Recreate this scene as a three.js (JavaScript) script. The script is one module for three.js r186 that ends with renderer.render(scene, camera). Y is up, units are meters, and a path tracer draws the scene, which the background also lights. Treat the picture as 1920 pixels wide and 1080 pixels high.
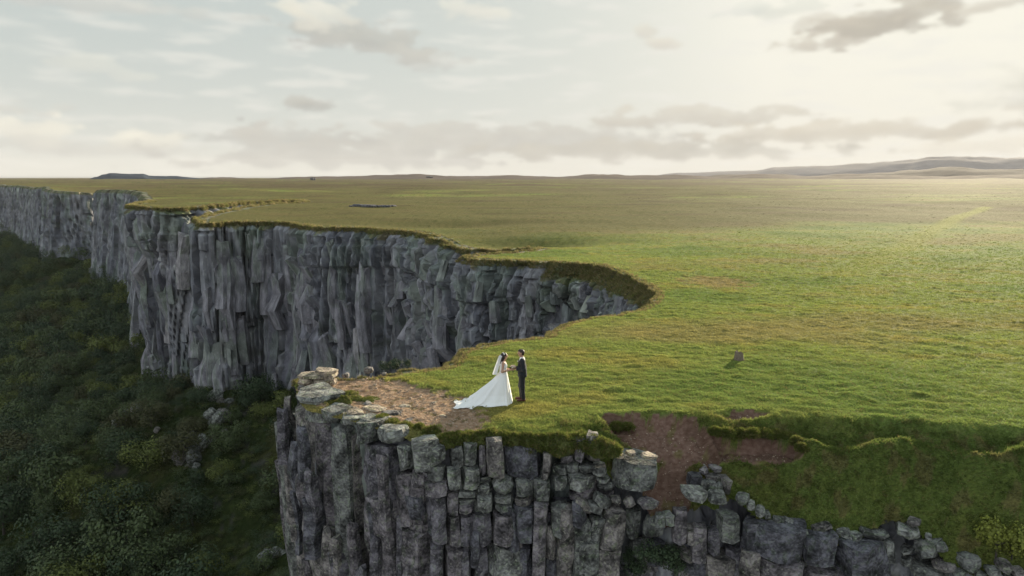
import * as THREE from 'three';
import { mergeGeometries, mergeVertices, toCreasedNormals } from 'three/addons/utils/BufferGeometryUtils.js';
import { createNoise2D, createNoise3D } from 'simplex-noise';

// ------------------------------------------------------------------ camera, sky, sun, exposure
const scene = new THREE.Scene();
const F = 1280, PITCH = Math.atan(207 / 1280), CH = 7.6;          // focal length in photo pixels, pitch, metres above the plateau
const camera = new THREE.PerspectiveCamera(2 * Math.atan(540 / F) * 180 / Math.PI, 16 / 9, 0.5, 40000);
camera.position.set(0, CH, 0);
camera.rotation.x = -PITCH;
scene.add(camera);
const renderer = new THREE.WebGLRenderer();
renderer.toneMapping = THREE.LinearToneMapping;
renderer.toneMappingExposure = 2.1;
renderer.shadowMap.enabled = true;

const rng = (a) => () => { a |= 0; a = a + 0x6D2B79F5 | 0; let t = Math.imul(a ^ a >>> 15, 1 | a); t = t + Math.imul(t ^ t >>> 7, 61 | t) ^ t; return ((t ^ t >>> 14) >>> 0) / 4294967296; };
const n2 = createNoise2D(rng(11)), n2b = createNoise2D(rng(23)), n3 = createNoise3D(rng(37));
const clamp = (x, a = 0, b = 1) => Math.min(b, Math.max(a, x));
const lerp = (a, b, t) => a + (b - a) * t;
const sm = (a, b, x) => { const t = clamp((x - a) / (b - a)); return t * t * (3 - 2 * t); };
const fbm2 = (x, y, o = 4, n = n2) => { let s = 0, a = 0.5; for (let i = 0; i < o; i++) { s += a * n(x, y); x = x * 2.03 + 7.1; y = y * 2.03 - 3.7; a *= 0.5; } return s; };
const fbm3 = (x, y, z, o = 3) => { let s = 0, a = 0.5; for (let i = 0; i < o; i++) { s += a * n3(x, y, z); x = x * 2.03 + 5; y = y * 2.03 - 3; z = z * 2.03 + 1; a *= 0.5; } return s; };
const gauss = (x, w) => Math.exp(-(x * x) / (w * w));

const SUN_AZ = 35 * Math.PI / 180, SUN_EL = 13 * Math.PI / 180;     // to the right of the view, low
const sunDir = new THREE.Vector3(Math.sin(SUN_AZ) * Math.cos(SUN_EL), Math.sin(SUN_EL), -Math.cos(SUN_AZ) * Math.cos(SUN_EL));
{
  const W = 2048, H = 1024, data = new Float32Array(W * H * 4);
  const mix3 = (a, b, t) => [lerp(a[0], b[0], t), lerp(a[1], b[1], t), lerp(a[2], b[2], t)];
  // clouds seen: azimuth right of the view axis, elevation, half width, half height (degrees), thickness, tilt, colour
  const D = 180 / Math.PI;
  const dirOf = (px, py) => { const u = (px - 960) / F, v = (540 - py) / F; return [Math.atan2(u, Math.cos(PITCH) + v * Math.sin(PITCH)) * D, Math.atan((v * Math.cos(PITCH) - Math.sin(PITCH)) / Math.hypot(u, Math.cos(PITCH) + v * Math.sin(PITCH))) * D]; };
  const C = [];
  const cloud = (px, py, hw, hh, k, tilt, col, edge = 0.32) => { const [a, e] = dirOf(px, py); C.push([a, e, hw / F * D, hh / F * D, k, tilt, col, edge]); };
  const G = [0.44, 0.435, 0.40], GW = [0.52, 0.48, 0.41], L = [0.74, 0.71, 0.62], LG = [0.56, 0.55, 0.51];
  cloud(670, 75, 150, 36, 0.8, -0.12, G); cloud(790, 112, 110, 22, 0.55, -0.1, [0.52, 0.51, 0.47]); cloud(600, 28, 75, 30, 0.7, 0, L);
  cloud(885, 22, 55, 24, 0.6, 0, L); cloud(150, 5, 230, 16, 0.5, 0, LG);
  cloud(577, 198, 46, 20, 0.95, 0.12, G); cloud(452, 223, 14, 8, 0.7, 0.1, G); cloud(480, 233, 13, 5, 0.5, 0.1, G);
  cloud(45, 245, 95, 26, 0.9, -0.05, L); cloud(60, 270, 150, 16, 0.7, 0, LG); cloud(265, 262, 70, 20, 0.85, 0, L); cloud(240, 282, 200, 15, 0.75, 0, LG);
  cloud(20, 205, 40, 8, 0.7, -.05, LG); cloud(78, 215, 14, 6, 0.6, 0, LG); cloud(125, 202, 16, 7, 0.5, 0, LG); cloud(33, 191, 9, 4, 0.5, 0, LG);
  cloud(180, 125, 70, 18, 0.3, -0.2, L); cloud(560, 262, 170, 22, 0.9, 0, [0.46, 0.455, 0.43]);
  cloud(960, 268, 460, 40, 0.85, 0, [0.485, 0.468, 0.432]); cloud(640, 296, 300, 28, 0.9, 0, [0.46, 0.45, 0.425]); cloud(1300, 222, 180, 22, 0.85, 0, [0.55, 0.515, 0.45]);
  cloud(1560, 252, 290, 22, 0.85, 0.02, [0.55, 0.505, 0.43]); cloud(1830, 242, 80, 22, 0.8, 0.1, [0.55, 0.505, 0.43]); cloud(1200, 284, 330, 24, 0.85, 0, [0.48, 0.455, 0.405]);
  cloud(1590, 66, 95, 26, 0.95, 0.18, GW); cloud(1680, 36, 120, 34, 0.95, 0.12, [0.46, 0.43, 0.37]); cloud(1860, 12, 110, 12, 0.7, 0.08, GW); cloud(1540, 40, 50, 18, 0.55, 0, GW);
  cloud(1480, 20, 60, 20, 0.5, 0.1, [0.55, 0.57, 0.52]); cloud(1400, 20, 45, 12, 0.4, 0.1, [0.58, 0.6, 0.56]);
  cloud(1212, 58, 28, 14, 0.75, 0, [0.62, 0.59, 0.52]); cloud(1245, 83, 34, 12, 0.7, -0.05, [0.62, 0.58, 0.51]); cloud(1900, 204, 20, 7, 0.6, 0, [0.62, 0.57, 0.49]); cloud(1850, 275, 100, 16, 0.5, 0, [0.66, 0.61, 0.52]);
  // the same kind of broken cloud all round
  const r = rng(5);
  for (let i = 0; i < 60; i++) {
    const a = 45 + r() * 270, e = 4 + r() * r() * 60, w = 4 + r() * 12;
    C.push([a, e, w, w * (0.12 + 0.2 * r()), 0.4 + 0.5 * r(), (r() - 0.5) * 0.3, mix3(G, L, r()), 0.5]);
  }
  for (let j = 0; j < H; j++) {
    const el = ((j + 0.5) / H - 0.5) * Math.PI, ce = Math.cos(el), se = Math.sin(el);
    const eRow = el * D, CR = C.filter((q) => Math.abs(eRow - q[1]) < 2.2 * q[3] + 2.2 * q[2] * Math.abs(q[5]));
    for (let i = 0; i < W; i++) {
      // equirect: direction for u
      const phi = ((i + 0.5) / W - 0.5) * 2 * Math.PI;             // three: u = atan2(z, x) / 2pi + 0.5
      const dx = Math.cos(phi) * ce, dz = Math.sin(phi) * ce, dy = se;
      let az = Math.atan2(dx, -dz) * D; const eld = el * D;
      const k = (j * W + i) * 4;
      let c;
      if (el < -0.03) c = [0.10, 0.11, 0.10];
      else {
        const cosg = dx * sunDir.x + dy * sunDir.y + dz * sunDir.z, g = Math.acos(clamp(cosg, -1, 1)) * D;
        const up = clamp(se / 0.9);
        c = mix3([0.285, 0.308, 0.297], [0.14, 0.197, 0.212], Math.pow(up, 0.7));        // pale horizon, bluer zenith
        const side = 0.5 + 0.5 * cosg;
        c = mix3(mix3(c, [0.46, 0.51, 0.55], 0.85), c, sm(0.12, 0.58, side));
        const glow = 1 / (1 + Math.pow(g / 22, 2.2));
        c = mix3(c, [0.43, 0.422, 0.38], clamp(glow * 1.5));
        const halo = Math.exp(-g * g / (2 * 15 * 15)); c = [c[0] + 0.03 * halo, c[1] + 0.026 * halo, c[2] + 0.012 * halo];
        const hz = Math.exp(-Math.max(0, eld) / 5.5) * (0.35 + 0.65 * side);           // warm band along the horizon
        c = mix3(c, [0.40, 0.372, 0.325], 0.7 * hz);
        const st = fbm2(az / 9, eld / 1.5, 4, n2b) * 0.5 + 0.5;                        // thin streaks
        c = mix3(c, [0.41, 0.40, 0.37], 0.5 * sm(0.48, 0.78, st) * (0.25 + 0.75 * sm(0.2, 0.8, side)));
        let wx, wy;
        for (const Q of CR) {
          const a = Q[0], e = Q[1], w = Q[2], h = Q[3], kk = Q[4], tilt = Q[5], col = Q[6], edge = Q[7];
          let da = az - a; if (da > 180) da -= 360; if (da < -180) da += 360;
          const de = eld - e - da * tilt;
          if (da > 2.2 * w || da < -2.2 * w || de > 2.2 * h || de < -2.2 * h) continue;
          const qa = da / w, qe = de / (h * (de < 0 ? 0.75 : 1)), q = Math.sqrt(qa * qa + qe * qe);
          if (q > 2.2) continue;
          if (wx === undefined) { wx = fbm2(az / 4.6, eld / 1.7, 5); wy = fbm2(az / 4.6 + 40, eld / 1.7, 5, n2b); }
          const s = Math.min(1, 1.6 / h), f = 1 - q + (wx * 0.75 + wy * 0.45) * Math.max(0.55, s) ;
          const m = sm(0.0, edge, f) * kk;
          if (m <= 0) continue;
          const thin = clamp(0.5 + 0.5 * de / h + 0.4 * wy);                           // light put into the colour: lit cloud tops paler than their bases
          const cc = mix3([col[0] / 1.95 * 0.95, col[1] / 1.95 * 0.955, col[2] / 1.95 * 0.97], [col[0] / 1.95 * 1.2, col[1] / 1.95 * 1.19, col[2] / 1.95 * 1.15], thin);
          c = mix3(c, cc.map((v, q3) => v), m * (0.75 + 0.25 * sm(0.2, 1, f)));
        }
      }
      data[k] = c[0]; data[k + 1] = c[1]; data[k + 2] = c[2]; data[k + 3] = 1;
    }
  }
  const t = new THREE.DataTexture(data, W, H, THREE.RGBAFormat, THREE.FloatType);
  t.mapping = THREE.EquirectangularReflectionMapping; t.magFilter = THREE.LinearFilter; t.minFilter = THREE.LinearFilter; t.needsUpdate = true;
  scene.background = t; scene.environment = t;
}
const sun = new THREE.DirectionalLight(new THREE.Color(1, 0.87, 0.64), 5);
sun.position.copy(sunDir).multiplyScalar(300); sun.castShadow = true; sun.shadow.radius = 4;
Object.assign(sun.shadow.camera, { left: -260, right: 260, top: 260, bottom: -260, near: 1, far: 900 });
sun.shadow.mapSize.set(4096, 4096);
scene.add(sun); scene.add(sun.target);
scene.fog = new THREE.FogExp2(new THREE.Color(0.93, 0.92, 0.95), 0.00003);

// ------------------------------------------------------------------ helpers
const names = {};
const numbered = (n) => { const k = names[n] = (names[n] ?? -1) + 1; return k ? n + '_' + String(k).padStart(3, '0') : n; };
const shade = (m) => { m.castShadow = true; m.receiveShadow = true; return m; };
function mesh(name, geometry, material, parent) { const m = shade(new THREE.Mesh(geometry, material)); m.name = parent ? name : numbered(name); (parent ?? scene).add(m); return m; }
function tag(o, label, category, group, kind) { o.userData.label = label; if (category) o.userData.category = category; if (group) o.userData.group = group; if (kind) o.userData.kind = kind; return o; }
function thing(name, label, category, [x, y, z] = [0, 0, 0], turn = 0, group) { const o = new THREE.Group(); o.name = numbered(name); o.position.set(x, y, z); o.rotation.y = turn; scene.add(o); return tag(o, label, category, group); }
const structure = (o, label) => { o.userData.kind = 'structure'; if (label) o.userData.label = label; return o; };
const col = (r, g, b) => new THREE.Color().setRGB(r, g, b);

// a photo pixel is a direction; its distance comes from a plane, a depth or the ground
const CP = Math.cos(PITCH), SP = Math.sin(PITCH);
const ray = (px, py) => { const u = (px - 960) / F, v = (540 - py) / F; return [u, v * CP - SP, -v * SP - CP]; };
const onPlane = (px, py, y = 0) => { const [a, b, c] = ray(px, py), t = (y - CH) / b; return [a * t, y, c * t]; };
const atDepth = (px, py, d) => { const [a, b, c] = ray(px, py), t = -d / c; return [a * t, CH + b * t, -d]; };
const onGround = (px, py, h, far = 900) => { const [a, b, c] = ray(px, py); let t = 8, s = 0.4; while (t < far) { if (CH + b * t < h(a * t, c * t)) { for (let i = 0; i < 18; i++) { s /= 2; t += CH + b * t < h(a * t, c * t) ? -s : s; } return [a * t, h(a * t, c * t), c * t]; } s = Math.max(0.1, t * 0.012); t += s; } return [a * t, CH + b * t, c * t]; };

// ------------------------------------------------------------------ the rim of the plateau (x, z)
const ctl = [[-2600, -1500], [-1300, -1050]];
const faceList = []; const pp = (px, py, y = 0) => { const p = onPlane(px, py, y); ctl.push([p[0], p[2]]); faceList.push([px, -p[2]]); };
const ww = (x, z) => ctl.push([x, z]);
pp(-60, 345.5); pp(20, 346.5); pp(75, 350); ww(-376, -560); ww(-340, -512); ww(-316, -500); ww(-300, -530); ww(-280, -575); ww(-258, -600); ww(-250, -540); ww(-254, -475); ww(-256, -432); ww(-222, -395); ww(-196, -365); ww(-158, -300); ww(-120, -232);
pp(262, 387); pp(296, 389); pp(335, 390); pp(400, 384); pp(470, 377); pp(560, 373); pp(590, 377); pp(530, 384); pp(460, 394); pp(392, 412); pp(400, 417); pp(440, 414); pp(490, 413); pp(545, 414); pp(585, 418); pp(620, 423);
pp(700, 425); pp(770, 429); pp(812, 435); pp(848, 447); pp(885, 453); pp(945, 457); pp(1000, 461); pp(1030, 466); pp(985, 472); pp(925, 475); pp(885, 479); pp(900, 482); pp(945, 484); pp(1005, 488); pp(1062, 493); pp(1130, 501); pp(1185, 519); pp(1222, 536); pp(1234, 552);
pp(1218, 574); pp(1170, 586); pp(1110, 594); pp(1076, 601); pp(1046, 615); pp(1022, 631); pp(980, 634); pp(938, 641); pp(900, 650); pp(872, 656); pp(862, 668); pp(838, 686); pp(790, 693); pp(720, 700); pp(650, 704); pp(590, 702); pp(560, 706); pp(553, 722);
pp(558, 742); pp(575, 760); pp(625, 776); pp(690, 792); pp(745, 806); pp(800, 824); pp(860, 826, -.1); pp(930, 822, -.1); pp(1000, 828, -.15); pp(1060, 832, -.2); pp(1110, 838, -.3); pp(1160, 852, -.55); pp(1205, 880, -1); pp(1212, 935, -1.75);
pp(1255, 952, -1.95); pp(1310, 945, -1.85); pp(1385, 945, -1.85); pp(1435, 968, -2.05); pp(1500, 990, -2.3); pp(1600, 1000, -2.4); pp(1690, 992, -2.35); pp(1760, 1020, -2.55); pp(1830, 1058, -2.85); pp(1930, 1085, -3.05); pp(2120, 1110, -3.3);
ww(24, -15.2); ww(34, -14);
const curve = new THREE.CatmullRomCurve3(ctl.map(([x, z]) => new THREE.Vector3(x, 0, z)), false, 'centripetal');
const rim = [];
for (let i = 0; i < ctl.length - 1; i++) {
  const [x0, z0] = ctl[i], [x1, z1] = ctl[i + 1], d = Math.min(-z0, -z1), L = Math.hypot(x1 - x0, z1 - z0), n = Math.max(1, Math.min(24, Math.round(L / Math.max(0.3, d * 0.016))));
  for (let j = 0; j < n; j++) {
    const p = curve.getPoint((i + j / n) / (ctl.length - 1)), a = Math.min(0.5, 0.006 * d);
    if (i > 1) { p.x += a * (fbm2(p.x / (6 * a), p.z / (6 * a), 3)); p.z += a * 1.6 * fbm2(p.x / (6 * a) + 30, p.z / (6 * a), 3); }
    rim.push([p.x, p.z]);
  }
}
rim.push(ctl[ctl.length - 1]);
const land = [...rim, [9000, -14], [30000, -3000], [30000, -30000], [-30000, -30000], [-30000, -3000]];
const RN = rim.length, RX = Float64Array.from(rim, (p) => p[0]), RZ = Float64Array.from(rim, (p) => p[1]);
const polyHas = (poly, x, z) => { let c = false; for (let i = 0, j = poly.length - 1; i < poly.length; j = i++) { const [xi, zi] = poly[i], [xj, zj] = poly[j]; if ((zi > z) !== (zj > z) && x < (xj - xi) * (z - zi) / (zj - zi) + xi) c = !c; } return c; };
const polyDist = (poly, x, z) => { let m = 1e9; for (let i = 0, j = poly.length - 1; i < poly.length; j = i++) { const [ax, az] = poly[j], [bx, bz] = poly[i], ex = bx - ax, ez = bz - az, t = clamp(((x - ax) * ex + (z - az) * ez) / (ex * ex + ez * ez)), q = (ax + ex * t - x) ** 2 + (az + ez * t - z) ** 2; if (q < m) m = q; } return Math.sqrt(m); };
const CK = []; for (let i = 0; i < RN - 1; i += 12) { const e = Math.min(RN - 1, i + 12); let cx = 0, cz = 0; for (let k = i; k <= e; k++) { cx += RX[k]; cz += RZ[k]; } cx /= e - i + 1; cz /= e - i + 1; let r = 0; for (let k = i; k <= e; k++) r = Math.max(r, Math.sqrt((RX[k] - cx) ** 2 + (RZ[k] - cz) ** 2)); CK.push([cx, cz, r, i, e]); }
const CKD = new Float64Array(CK.length);
function rimDist(x, z) {
  let best = 1e9, bi = 0; for (let c = 0; c < CK.length; c++) { const k = CK[c], dx = k[0] - x, dz = k[1] - z, q = CKD[c] = Math.sqrt(dx * dx + dz * dz) - k[2]; if (q < best) { best = q; bi = c; } }
  let m = 1e18, ms = 1e9;
  for (let n = -1; n < CK.length; n++) { const c = n < 0 ? bi : n; if (CKD[c] > ms || (n >= 0 && c === bi)) continue; const k = CK[c];
    for (let i = k[3]; i < k[4]; i++) { const ax = RX[i], az = RZ[i], ex = RX[i + 1] - ax, ez = RZ[i + 1] - az; let t = ((x - ax) * ex + (z - az) * ez) / (ex * ex + ez * ez); t = t < 0 ? 0 : t > 1 ? 1 : t; const dx = ax + ex * t - x, dz = az + ez * t - z, q = dx * dx + dz * dz; if (q < m) { m = q; ms = Math.sqrt(m); } } }
  return ms;
}
const LX = Float64Array.from(land, (p) => p[0]), LZ = Float64Array.from(land, (p) => p[1]), LN = land.length;
const onLand = (x, z) => { let c = false; for (let i = 0, j = LN - 1; i < LN; j = i++) { const zi = LZ[i], zj = LZ[j]; if ((zi > z) !== (zj > z) && x < (LX[j] - LX[i]) * (z - zi) / (zj - zi) + LX[i]) c = !c; } return c; };
const sdf = (x, z) => { if (z > -13) return -5; const d = rimDist(x, z); return onLand(x, z) ? d : -d; };    // positive on the plateau

// ------------------------------------------------------------------ height of the plateau
const crest = [[1040, 782], [1130, 776], [1200, 771], [1300, 771], [1400, 773], [1500, 776], [1600, 779], [1750, 787], [1920, 802], [2300, 830]].map(([a, b]) => { const p = onPlane(a, b); return [p[0], p[2]]; });
const crestZ = (x) => { if (x <= crest[0][0]) return crest[0][1]; for (let i = 1; i < crest.length; i++) if (x < crest[i][0]) return lerp(crest[i - 1][1], crest[i][1], (x - crest[i - 1][0]) / (crest[i][0] - crest[i - 1][0])); return crest[crest.length - 1][1] + 0.12 * (x - crest[crest.length - 1][0]); };
function baseHeight(x, z) {
  const d = Math.hypot(x, z);
  let h = n2(x / 9, z / 9) * 0.05 * sm(20, 34, d) + n2b(x / 33, z / 33) * 0.22 * sm(28, 70, d) + n2(x / 150 + 3, z / 150) * 1.1 * sm(110, 330, d) + n2b(x / 900, z / 900) * 5 * sm(700, 2500, d);
  h += n2(x / 2.2, z / 2.2) * 0.03 * sm(16, 30, d); if (d < 260) { const e = fbm2(x / 1.5, z / 0.9, 2), q = sm(18, 25, d) * sm(260, 120, d) * (0.25 + 1.0 * sm(-0.3, 0.35, fbm2(x / 15, z / 8, 2))); h += q * (0.03 * e + 0.12 * Math.max(0, fbm2(x / 2.6 + 60, z / 1.9, 2, n2b) - 0.3)) * (1 + d / 90); }
  h -= 8 * Math.exp(-(((x + 285) / 50) ** 2 + ((z + 575) / 70) ** 2));                              // the gully on the far left
  h -= 1.3 * Math.exp(-(((x - 1) / 9) ** 2 + ((z + 83) / 5) ** 2)) + 1.0 * Math.exp(-(((x + 14) / 16) ** 2 + ((z + 118) / 7) ** 2));
  const t = z - crestZ(x) + 0.22 * n2(x / 2.1, 4) + 0.1 * n2(x / 0.7, 9);
  if (t > 0) {
    const on = sm(1.6, 3.4, x);
    const q = 0.15 * t + 0.2 * t * t;
    h -= on * (q < 3 ? q : 3 + (q - 3) * 0.3) + (1 - on) * 0.06 * Math.min(t, 3);
    const hump = sm(7.6, 9.6, x) * (1 - 0.6 * sm(11.8, 12.6, x) * (1 - sm(12.9, 13.7, x))), tc = 1.85 + 0.25 * n2(x / 2.5, 1.3) - 0.35 * sm(12.6, 16, x);
    h += hump * (0.58 * gauss(t - tc, t > tc ? 0.62 : 0.5) - 0.3 * gauss(t - tc + 0.95, 0.42));
    h += on * 0.09 * fbm2(x / 0.8, z / 0.5, 3) * sm(0, 0.6, t);
  }
  return h;
}
const poly = (list, h) => list.map(([a, b]) => { const p = h ? onGround(a, b, h) : onPlane(a, b, 0); return [p[0], p[2]]; });
const soilTip = poly([[560, 706], [600, 700], [650, 701], [712, 704], [760, 712], [810, 724], [850, 738], [875, 748], [905, 765], [925, 783], [905, 800], [870, 812], [825, 808], [770, 800], [735, 792], [690, 784], [640, 772], [590, 758], [562, 740]]);
const scoopA = poly([[1120, 777], [1180, 772], [1250, 774], [1310, 786], [1330, 806], [1345, 830], [1400, 862], [1345, 872], [1290, 876], [1300, 930], [1290, 958], [1215, 955], [1200, 900], [1240, 868], [1190, 846], [1150, 812]], baseHeight);
const scoopB = poly([[1330, 806], [1370, 812], [1440, 812], [1490, 822], [1512, 840], [1500, 858], [1440, 868], [1390, 866], [1350, 845]], baseHeight);
const scoopC = poly([[1325, 776], [1370, 768], [1450, 769], [1440, 784], [1380, 790]], baseHeight);
const floorB = onGround(1430, 864, baseHeight)[1] - 0.12;
const polySd = (P, x, z) => { const d = polyDist(P, x, z); return polyHas(P, x, z) ? d : -d; };
const soilAt = (x, z) => {                                                                          // >0 inside bare soil
  if (z < -30 || z > -16 || x < -10 || x > 12) return -9;
  const w = 0.28 * fbm2(x / 0.9, z / 0.9, 3) ;
  if (x < 1) return polySd(soilTip, x, z) + w * 1.4 + (n2(x / 0.5, z / 0.35) > 0.55 && x > -6.8 ? -0.35 : 0);
  return Math.max(polySd(scoopA, x, z), polySd(scoopB, x, z), polySd(scoopC, x, z) - 0.1) + w * 0.5;
};
function height(x, z) {
  let h = baseHeight(x, z);
  if (z > -30 && z < -16 && x > -10 && x < 12) {
    const s = soilAt(x, z);
    if (x < 1) h += -0.07 * sm(-0.1, 0.1, s) + 0.05 * sm(0, .5, s) * fbm2(x / 0.45, z / 0.45, 3);
    else {
      const a = polySd(scoopA, x, z), b = polySd(scoopB, x, z), c = polySd(scoopC, x, z);
      h -= 0.5 * sm(-0.03, 0.22, a) + 0.16 * sm(0, 0.2, c); const fl = Math.min(h, floorB + 0.12 * fbm2(x / 0.7, z / 0.7, 2)); h = lerp(h, fl, sm(-0.02, 0.14, b));
      if (s > 0) h += 0.05 * fbm2(x / 0.5, z / 0.5, 3) + 0.03 * Math.abs(n2(x / 0.22 + z / 0.6, z / 1.5));
    }
  }
  return h;
}
function valley(x, z, dist) {
  const d = dist ?? rimDist(x, z), top = lerp(-27, -47, sm(105, 190, -z));
  return Math.max(-104, top - 0.45 * d) + 3.2 * fbm2(x / 40, z / 40, 3) + 0.9 * fbm2(x / 9, z / 9, 3, n2b) - 0.04 * Math.max(0, d - 150);
}

// ------------------------------------------------------------------ textures: grain only
function tex(n, fn, srgb = true) {
  const d = new Uint8Array(n * n * 4);
  for (let j = 0; j < n; j++) for (let i = 0; i < n; i++) { const c = fn(i / n, j / n); for (let k = 0; k < 3; k++) d[(j * n + i) * 4 + k] = clamp(Array.isArray(c) ? c[k] : c) * 255; d[(j * n + i) * 4 + 3] = 255; }
  const t = new THREE.DataTexture(d, n, n); t.wrapS = t.wrapT = THREE.RepeatWrapping; t.magFilter = THREE.LinearFilter; t.minFilter = THREE.LinearMipmapLinearFilter; t.generateMipmaps = true; if (srgb) t.colorSpace = THREE.SRGBColorSpace; t.needsUpdate = true; return t;
}
// noise that tiles: a lattice of gradients that repeats
const lat = [...Array(1024)].map((_, i) => { const a = rng(i + 900)() * 6.2832; return [Math.cos(a), Math.sin(a)]; }), latAt = (i, j, f, s) => { let h = Math.imul(((i % f) + f) % f + 17, 374761393) ^ Math.imul(((j % f) + f) % f + 5, 668265263) ^ Math.imul(s + f * 13, 2246822519); h = Math.imul(h ^ h >>> 13, 1274126177); return lat[(h ^ h >>> 16) & 1023]; };
const pnoise = (x, y, f, s) => { const i = Math.floor(x), j = Math.floor(y), u = x - i, v = y - j, a = latAt(i, j, f, s), b = latAt(i + 1, j, f, s), c = latAt(i, j + 1, f, s), d = latAt(i + 1, j + 1, f, s), p = u * u * u * (u * (u * 6 - 15) + 10), q = v * v * v * (v * (v * 6 - 15) + 10); return 1.5 * lerp(lerp(a[0] * u + a[1] * v, b[0] * (u - 1) + b[1] * v, p), lerp(c[0] * u + c[1] * (v - 1), d[0] * (u - 1) + d[1] * (v - 1), p), q); };
const tile = (u, v, f, o = 4, s = 0) => { let r = 0, k = 0.5; for (let i = 0; i < o; i++) { r += k * pnoise(u * f, v * f, f, s + i); f *= 2; k *= 0.5; } return r; };
const grassTex = tex(512, (u, v) => { const a = tile(u, v, 30, 4), b = tile(u, v, 6, 3, 9); const k = 0.86 + 0.2 * a + 0.1 * b; return [k * (1 + 0.05 * b), k, k * (0.96 - 0.08 * a)]; });
const grassBump = tex(512, (u, v) => 0.5 + 0.45 * tile(u, v, 34, 4, 3), false);
const soilTex = tex(512, (u, v) => { const a = tile(u, v, 12, 5, 2), b = tile(u, v, 60, 2, 5); const k = 0.84 + 0.22 * a + (b > 0.38 ? 0.16 : 0) - (b < -0.42 ? 0.2 : 0); return [k, k * (0.97 + 0.05 * a), k * (0.95 + 0.08 * a)]; });
const soilBump = tex(512, (u, v) => 0.5 + 0.3 * tile(u, v, 16, 5, 2) + 0.2 * tile(u, v, 70, 2, 5), false);
const lichen = (u, v) => { const a = tile(u, v, 5, 5, 1), b = tile(u, v, 26, 3, 4), c = tile(u, v, 22, 3, 8), e = tile(u, v, 9, 4, 13); let k = 0.7 + 0.7 * a + 0.4 * b; let r = [k * 1.0, k * 0.985, k * 1.0]; const g = sm(0.12, 0.34, e); r = [lerp(r[0], k * 0.93, g), lerp(r[1], k * 0.98, g), lerp(r[2], k * 0.88, g)]; const w = sm(0.2, 0.3, c + 0.35 * a); return [lerp(r[0], 0.98, w * 0.75), lerp(r[1], 1.0, w * 0.75), lerp(r[2], 0.93, w * 0.75)]; };
const rockTex = tex(512, lichen);
const rockBump = tex(512, (u, v) => { const a = tile(u, v, 7, 6, 1), r = 1 - Math.abs(tile(u, v, 5, 4, 21)) * 3; return 0.5 + 0.35 * a - 0.25 * Math.max(0, r - 0.75) * 4; }, false);
const cliffTex = tex(512, (u, v) => { const a = tile(u, v * 1, 8, 6, 3), s = tile(u * 1, v, 3, 5, 17), c = tile(u, v, 40, 2, 8); let k = 0.84 + 0.45 * a; const g = sm(0.05, 0.3, s); const w = sm(0.22, 0.4, c); return [lerp(k, k * 0.95, g) + 0.16 * w, k * 0.99 + 0.165 * w, lerp(k * 1.02, k * 0.94, g) + 0.15 * w]; });
const rep = (t, x, y) => { const c = t.clone(); c.repeat.set(x, y); c.needsUpdate = true; return c; };

const M = {
  grass: new THREE.MeshPhysicalMaterial({ specularIntensity: 0.05, vertexColors: true, roughness: 0.95, map: rep(grassTex, 0.4, 0.4), bumpMap: rep(grassBump, 0.4, 0.4), bumpScale: 0.05 }),
  soil: new THREE.MeshPhysicalMaterial({ specularIntensity: 0.05, vertexColors: true, roughness: 0.95, map: rep(soilTex, 0.5, 0.5), bumpMap: rep(soilBump, 0.5, 0.5), bumpScale: 0.04 }),
  cliff: new THREE.MeshStandardMaterial({ vertexColors: true, flatShading: true, roughness: 0.92, map: rep(cliffTex, 1 / 14, 1 / 30), bumpMap: rep(rockBump, 1 / 9, 1 / 20), bumpScale: 0.35 }),
  valley: new THREE.MeshPhysicalMaterial({ specularIntensity: 0.05, vertexColors: true, roughness: 1, map: rep(grassTex, 0.05, 0.05), bumpMap: rep(grassBump, 0.04, 0.04), bumpScale: 0.8 }),
  hill: new THREE.MeshPhysicalMaterial({ specularIntensity: 0.05, vertexColors: true, roughness: 1 }),
};
const rockMats = [[0.175, 0.16, 0.17], [0.15, 0.142, 0.16], [0.20, 0.185, 0.175], [0.165, 0.172, 0.16], [0.11, 0.11, 0.128], [0.22, 0.228, 0.21], [0.36, 0.30, 0.23]].map((c) => new THREE.MeshStandardMaterial({ color: col(...c.map((v) => v * 1.5)), roughness: 0.9, map: rep(rockTex, 0.45, 0.45), bumpMap: rep(rockBump, 0.6, 0.6), bumpScale: 0.09 }));

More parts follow.
